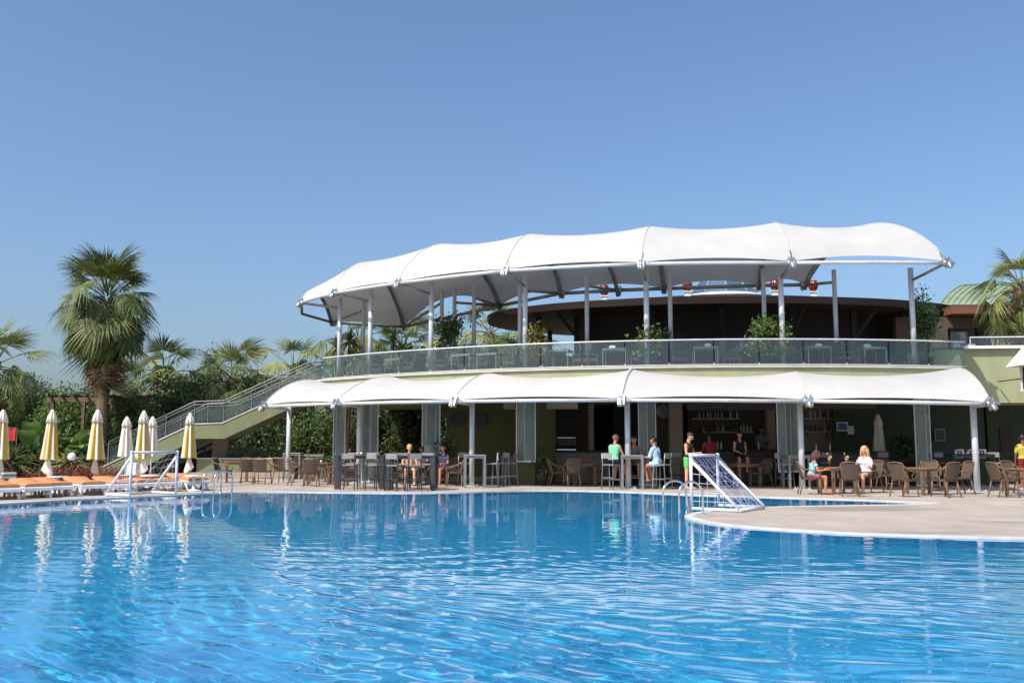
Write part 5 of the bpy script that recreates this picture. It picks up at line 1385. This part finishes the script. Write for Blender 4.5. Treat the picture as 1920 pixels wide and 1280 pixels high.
def ladder(t):
    """hoops in the local YZ plane, -Y is the water side"""
    for s in (-1, 1):
        x = s*.26
        pts = [Vector((x, .38, 0)), Vector((x, .38, .42))]+[Vector((x, .08+.30*math.cos(a), .42+.24*math.sin(a))) for a in [math.pi*k/10 for k in range(1, 10)]]+[Vector((x, -.22, .42)), Vector((x, -.22, -1.0))]
        MB().tube(pts, .022, 10).build('handrail', M['chrome'], t, False); MB().lathe([(.05, .003), (.05, .012), (.024, .02)], 12, (x, .38, 0)).build('flange', M['chrome'], t, False)
    for z in (-.25, -.5, -.75): MB().bbox(-.26, .26, -.26, -.18, z, z+.03).build('tread', M['chrome'], t, False)
g = G(402, 926.5); place(ladder, 'ladder', 'pool_ladder', 'chrome pool ladder at the far edge beside the loungers', 'ladder', (g.x, g.y+.03, .0), D(-38), 'pool ladders')
g = G(1284, 965.0); place(ladder, 'ladder', 'pool_ladder', 'chrome pool ladder at the tip of the peninsula', 'ladder', (g.x-.06, g.y+.22, .0), D(-62), 'pool ladders')

# ------------------------------------------------------------------ people
def unit(v): v = Vector(v); return v.normalized()
def person(label, loc, rz, pose, skin, clothes, hair, hairstyle='short', s=1.0, seed=0):
    """faces local -Y; pose gives limb directions; clothes = list of (part name, test, material)"""
    t = thing('person', label, 'person', loc, rz, 'guests and staff'); t.scale = (s,)*3
    hz = pose.get('hip', .93); lean = D(pose.get('lean', 3)); up = Vector((pose.get('side', 0), -math.sin(lean), math.cos(lean))).normalized()
    rt = Vector((1, 0, 0)); p0 = Vector((0, 0, hz)); caps = []     # (a,b,ra,rb,tag)
    def C(a, b, ra, rb, tg): caps.append((Vector(a), Vector(b), ra, rb, tg)); return Vector(b)
    fem = pose.get('fem', 0)
    waist = p0+up*.17; chest = p0+up*.36; nb = p0+up*.50
    for k in (-1, 1):
        C(p0+rt*k*.075, p0+rt*k*.065+up*.06, .105+.008*fem, .10, 'hips'); C(p0+rt*k*.05+up*.05, waist+rt*k*.05, .10, .09-.008*fem, 'hips')
        C(waist+rt*k*.05, chest+rt*k*.075, .088-.008*fem, .105, 'torso'); C(chest+rt*k*.07, nb+rt*k*.10-up*.04, .105, .06, 'torso')
        C(nb-up*.05+rt*k*.05, nb-up*.055+rt*k*.165, .06, .056, 'torso')
        if fem: C(chest+rt*k*.07-Vector((0, .05, 0)), chest+rt*k*.07-Vector((0, .075, .01)), .06, .05, 'torso')
    hd = D(pose.get('nod', 5)); tw = D(pose.get('turn', 0)); hup = (Matrix.Rotation(hd, 3, 'X') @ up)
    hc = nb+up*.09+hup*.13
    C(nb-up*.02, nb+up*.10, .058, .052, 'neck')
    R = Matrix.Rotation(tw, 3, 'Z') @ Matrix.Rotation(lean*.0+hd, 3, 'X')
    hp = lambda x, y, z: hc+R @ Vector((x, y, z))
    C(hp(0, .012, .02), hp(0, -.012, .0), .098, .088, 'head'); C(hp(0, .02, .04), hp(0, -.02, .035), .088, .085, 'head'); C(hp(0, -.03, -.05), hp(0, -.045, -.085), .062, .042, 'head')
    C(hp(0, -.098, .005), hp(0, -.118, -.028), .012, .017, 'head')
    for k in (-1, 1): C(hp(k*.090, .012, .01), hp(k*.093, .016, -.025), .014, .012, 'head')
    legs = {}
    for k, n in ((-1, 'r'), (1, 'l')):
        hip = p0+rt*k*.09; th = unit(pose[n+'t']); sh = unit(pose[n+'s'])
        kn = C(hip, hip+th*.42, .088, .058, 'thigh'+n); an = C(kn, kn+sh*.22, .056, .052, 'shin'+n); an = C(an, kn+sh*.42, .052, .036, 'shin'+n)
        fd = unit(pose.get(n+'ft', (0, -1, -.08))); C(an+Vector((0, .03, -.03)), an+fd*.10+Vector((0, 0, -.035)), .035, .032, 'foot'); C(an+fd*.10+Vector((0, 0, -.035)), an+fd*.19+Vector((0, 0, -.04)), .032, .022, 'foot')
        shd = nb-up*.06+rt*k*.185; ua = unit(pose[n+'u']); fa = unit(pose[n+'f'])
        C(shd-rt*k*.03, shd, .058, .054, 'arm'+n); el = C(shd, shd+ua*.28, .048, .038, 'arm'+n); wr = C(el, el+fa*.25, .038, .025, 'fore'+n)
        C(wr, wr+fa*.07, .028, .03, 'hand'); legs[n] = (wr+fa*.07, fa, k)
    mb = MB()
    for a, b, ra, rb, tg in caps:
        mb.ball(a, ra, 10); mb.ball(b, rb, 10)
        if (b-a).length > .01: mb.tube([a, b], [ra, rb], 10)
    tmp = obj('body_src', mb.mesh('body_src', SKIN[skin])); md = tmp.modifiers.new('r', 'REMESH'); md.mode = 'VOXEL'; md.voxel_size = .017; md.use_smooth_shade = True
    sm = tmp.modifiers.new('s', 'SMOOTH'); sm.iterations = 3; sm.factor = .5
    dg = bpy.context.evaluated_depsgraph_get(); dg.update(); me = bpy.data.meshes.new_from_object(tmp.evaluated_get(dg)); bpy.data.objects.remove(tmp)
    me.name = 'body'
    nv = len(me.vertices); co = np.empty(nv*3); me.vertices.foreach_get('co', co); co = co.reshape(-1, 3); nr = np.empty(nv*3); me.vertex_normals.foreach_get('vector', nr); nr = nr.reshape(-1, 3)
    best = np.full(nv, 1e9); idx = np.zeros(nv, int); par = np.zeros(nv)
    for q, (a, b, ra, rb, tg) in enumerate(caps):
        A = np.array(a); Bv = np.array(b-a); L2 = max(1e-9, Bv @ Bv); f = np.clip(((co-A) @ Bv)/L2, 0, 1); d = np.linalg.norm(co-(A+f[:, None]*Bv), axis=1)-(ra+(rb-ra)*f)
        m_ = d < best; best[m_] = d[m_]; idx[m_] = q; par[m_] = f[m_]
    tags = np.array([c[4] for c in caps])[idx]
    # five fingers on each hand, rooted in the palm
    fv = MB()
    for n, (pm, fa, k) in legs.items():
        sd = fa.cross(Vector((0, 0, 1))); sd = sd.normalized() if sd.length > .1 else Vector((1, 0, 0)); dn = fa.cross(sd).normalized()
        if dn.z > 0: dn = -dn
        for i, (o, l) in enumerate(((-.024, .062), (-.008, .074), (.008, .07), (.024, .055))):
            a = pm+sd*o; fv.tube([a, a+fa*l*.5+dn*.008, a+fa*l*.85+dn*.03], [.0095, .009, .006], 5)
        a = pm-fa*.05+sd*.026*k; fv.tube([a, a+sd*.03*k+fa*.025, a+sd*.035*k+fa*.055], [.011, .010, .007], 5)
    polys = [tuple(p.vertices) for p in me.polygons]
    body = MB(); body.v = [tuple(x) for x in co]; body.f = list(polys); body.m = [0]*len(polys); body.sm = [True]*len(polys); body.add(fv.v, fv.f, 0, True)
    bpy.data.meshes.remove(me); body.build('body', SKIN[skin], t, False)
    for nm, test, m, off in clothes:
        keep = np.array([test(tg, f, z) for tg, f, z in zip(tags, par, co[:, 2])])
        sel = [p for p in polys if all(keep[i] for i in p)]
        if not sel: continue
        us = sorted({i for p in sel for i in p}); mp = {i: j for j, i in enumerate(us)}
        c = MB(); wob = np.sin(co[us, 2]*38+co[us, 0]*21)*.003
        c.v = [tuple(x) for x in co[us]+nr[us]*(off+wob)[:, None]]; c.f = [tuple(mp[i] for i in p) for p in sel]; c.m = [0]*len(sel); c.sm = [True]*len(sel)
        c.build(nm, m, t, False)
    # eyes, mouth
    ey = MB()
    for k in (-1, 1): ey.ball(hp(k*.034, -.092, .012), (.008, .006, .004), 8)
    ey.build('eye', M['black'], t, False); MB().ball(hp(0, -.094, -.058), (.022, .008, .006), 8).build('mouth', M['red'], t, False)
    # hair
    h = MB(); rng = random.Random(seed); rows = 10; n = 20; grid = []
    for i in range(rows+1):
        ph = math.pi*i/rows; row = []
        for j in range(n):
            a = 2*math.pi*j/n; x, y, z = math.sin(ph)*math.cos(a), math.sin(ph)*math.sin(a), math.cos(ph); q = 1+rng.uniform(-.04, .05); row.append((x, y, z, hp(x*.106*q, .014+y*.118*q, .03+z*.108*q)))
        grid.append(row)
    vs = [r[3] for row in grid for r in row]; fs = []
    cut = {'short': (-.5, .58), 'long': (-.6, .55), 'bald': (.9, .9), 'cropped': (-.4, .55)}[hairstyle]
    for i in range(rows):
        for j in range(n):
            x, y, z, _ = grid[i][j]
            thr = max(cut[0], min(cut[1], cut[1]-(y+.30)*1.5))
            if z > thr: fs.append((i*n+j, (i+1)*n+j, (i+1)*n+(j+1) % n, i*n+(j+1) % n))
    h.add(vs, fs, 0, True)
    if hairstyle == 'long':
        for j in range(9):
            a = math.pi*(j/8)*1.15-.25; x = math.cos(a); y = math.sin(a)
            h.tube([hp(x*.085, .02+y*.09, .04), hp(x*.105, .03+y*.105, -.08), hp(x*.12, .03+y*.10, -.20), hp(x*.10, .02+y*.10, -.31)], [.035, .036, .03, .01], 6)
    if fs or hairstyle == 'long': h.build('hair', hair, t, False)
    return t
HB = mat('brown_hair', (.022, .013, .009), .6, 0, .2, 30); HK = mat('black_hair', (.014, .012, .012), .5, 0, .2, 30); HY = mat('blonde_hair', (.50, .33, .15), .55, 0, .2, 30); HR = mat('auburn_hair', (.07, .025, .018), .55, 0, .2, 30); HG = mat('grey_stubble', (.20, .12, .085), .8, 0, .1, 30)
tank = lambda tg, f, z: tg == 'torso' or tg == 'hips'
def vest(zlo): return lambda tg, f, z: (tg in ('torso', 'hips')) and z > zlo
def tee(zlo, sl=.6): return lambda tg, f, z: ((tg in ('torso', 'hips')) and z > zlo) or (tg in ('armr', 'arml') and f < sl)
def shorts(k, zhi=9): return lambda tg, f, z: (tg == 'hips' and z < zhi) or (tg in ('thighr', 'thighl') and f < k)
STAND = dict(lt=(.04, -.02, -1), ls=(.0, .03, -1), rt=(-.05, .02, -1), rs=(0, .04, -1), lu=(.2, .0, -1), lf=(.05, -.2, -1), ru=(-.2, 0, -1), rf=(-.05, -.2, -1))
SIT = dict(hip=.56, lean=4, lt=(.12, -1, -.05), ls=(.02, -.05, -1), rt=(-.12, -1, -.05), rs=(-.02, .05, -1), lu=(.25, -.35, -1), lf=(-.1, -1, .0), ru=(-.25, -.35, -1), rf=(.1, -1, .0))
BAR = dict(SIT, hip=.87, lt=(.16, -1, -.35), rt=(-.16, -1, -.35), ls=(.0, .25, -1), rs=(0, .35, -1), lean=16)
person('man in black tank top and green shorts standing by the pool', (XatY(1290, 29.4), 29.4, .01), D(52), dict(STAND, nod=26, lean=2, lu=(.15, -.25, -1), lf=(-.45, -1, .12), ru=(-.15, -.15, -1), rf=(.45, -1, .10)), 0, [('tank_top', vest(.97), cloth('black_vest', (.02, .014, .016)), .012), ('shorts', shorts(.62, 1.0), cloth('bright_green_shorts', (.10, .52, .13)), .022)], HB, 'short', 1.0, 1)
person('man in mint green vest sitting with his back to the pool', (XatY(1150, 29.75), 29.75, .0), D(140), dict(BAR, nod=12, lean=14, side=.05), 1, [('vest', vest(.88), cloth('mint_vest', (.17, .62, .34)), .014), ('shorts', shorts(.75, .92), cloth('dark_shorts', (.03, .03, .04)), .016)], HG, 'cropped', 1.02, 2)
person('guest in grey shirt half hidden behind the fourth column', (XatY(1190, 31.1), 31.1, .0), D(-12), dict(BAR, lean=20), 1, [('shirt', tee(.88), cloth('grey_shirt', (.13, .14, .16)), .014), ('shorts', shorts(.8, .92), cloth('brown_shorts', (.12, .08, .06)), .016)], HB, 'short', 1.0, 3)
person('dark haired guest wrapped in a blue patterned towel on a stool', (XatY(1232, 29.6), 29.6, .0), D(-125), dict(BAR, nod=8, lean=10), 1, [('towel', lambda tg, f, z: (tg in ('torso', 'hips')) or (tg in ('armr', 'arml')) or (tg in ('thighr', 'thighl') and f < .5), mat('blue_pattern_towel', (.14, .40, .68), .9, 0, .1, 11, col2=(.66, .70, .78), detail=2), .024)], HK, 'short', .96, 4)
person('guest in red shirt standing at the main bar', (XatY(1331, 33.0), 33.0, .006), D(180), dict(STAND, lu=(.2, -.5, -1), lf=(0, -1, .1), ru=(-.2, -.5, -1), rf=(0, -1, .1), lean=8), 2, [('shirt', tee(.95), cloth('red_shirt', (.30, .02, .035)), .014), ('shorts', shorts(.8, .98), cloth('beige_shorts', (.30, .26, .22)), .018)], HK, 'short', 1.03, 5)
person('woman in black tank top sitting on a stool at the bar', (XatY(1386, 33.1), 33.1, .13), D(8), dict(BAR, hip=.90, fem=1, lean=3, nod=14, lu=(.12, -.2, -1), lf=(-.5, -1, -.35), ru=(-.12, -.2, -1), rf=(.5, -1, -.35)), 0, [('tank_top', vest(.92), cloth('black_top', (.015, .015, .018)), .012), ('skirt', shorts(.85, .95), cloth('navy_skirt', (.015, .018, .04)), .02)], HK, 'short', 1.0, 6)
person('barman in grey shirt behind the main bar', (XatY(1428, 36.2), 36.2, .30), D(-10), dict(STAND, lu=(.2, -.4, -1), lf=(-.2, -1, -.2), ru=(-.2, -.4, -1), rf=(.2, -1, -.2)), 2, [('shirt', tee(.93, .7), cloth('barman_shirt', (.16, .155, .16)), .014), ('trousers', lambda tg, f, z: tg in ('hips', 'thighr', 'thighl', 'shinr', 'shinl') and z < .97, cloth('black_trousers', (.015, .015, .016)), .016)], HK, 'short', 1.0, 7)
person('dark haired woman in pale blue top sitting in profile at the table', (XatY(1519, 26.6), 26.6, .0), D(80), dict(SIT, fem=1, lean=12, nod=20, lf=(-.15, -1, .18), rf=(.15, -1, .18)), 1, [('top', tee(.60, .45), cloth('pale_blue_top', (.30, .62, .66)), .014), ('shorts', shorts(.6, .64), cloth('pink_shorts', (.45, .12, .17)), .018)], HR, 'long', .90, 8)
person('blonde woman in white shirt sitting at the table with cocktails', (XatY(1622, 27.45), 27.45, .0), D(-52), dict(SIT, fem=1, lean=5, nod=2, lf=(.25, -1, .12)), 0, [('shirt', tee(.62, .75), cloth('white_shirt', (.74, .70, .72)), .016), ('shorts', shorts(.5, .64), cloth('brown_shorts_2', (.16, .09, .06)), .018)], HY, 'long', .97, 9)
person('person in yellow shirt and red shorts at the right picture edge', (XatY(1918, 31.0), 31.0, .004), D(170), dict(STAND), 2, [('shirt', tee(.93, .8), cloth('yellow_shirt', (.50, .42, .06)), .016), ('shorts', shorts(.85, .97), cloth('dark_red_shorts', (.20, .015, .02)), .02)], HK, 'short', .97, 10)
person('fair haired bare shouldered guest sitting behind the bar stools', (XatY(768, 32.35), 32.35, .0), D(10), dict(SIT, lean=2), 0, [('shorts', shorts(.6, .66), cloth('maroon_shorts', (.12, .03, .04)), .018)], HY, 'short', 1.0, 11)
person('dark haired guest sitting half hidden between the bar stools', (XatY(791, 33.15), 33.15, .0), D(5), dict(SIT, lean=6), 2, [('shirt', tee(.6), cloth('pale_pink_shirt', (.45, .34, .33)), .014), ('shorts', shorts(.7, .64), cloth('dark_shorts_2', (.03, .03, .04)), .018)], HK, 'short', .95, 12)
person('dark haired guest in navy striped top sitting by the olive wall', (XatY(834, 32.55), 32.55, .0), D(-35), dict(SIT, lean=6), 1, [('shirt', tee(.6), cloth('navy_top', (.05, .05, .13)), .014), ('shorts', shorts(.7, .64), cloth('maroon_shorts_2', (.12, .03, .04)), .018)], HK, 'short', 1.0, 13)
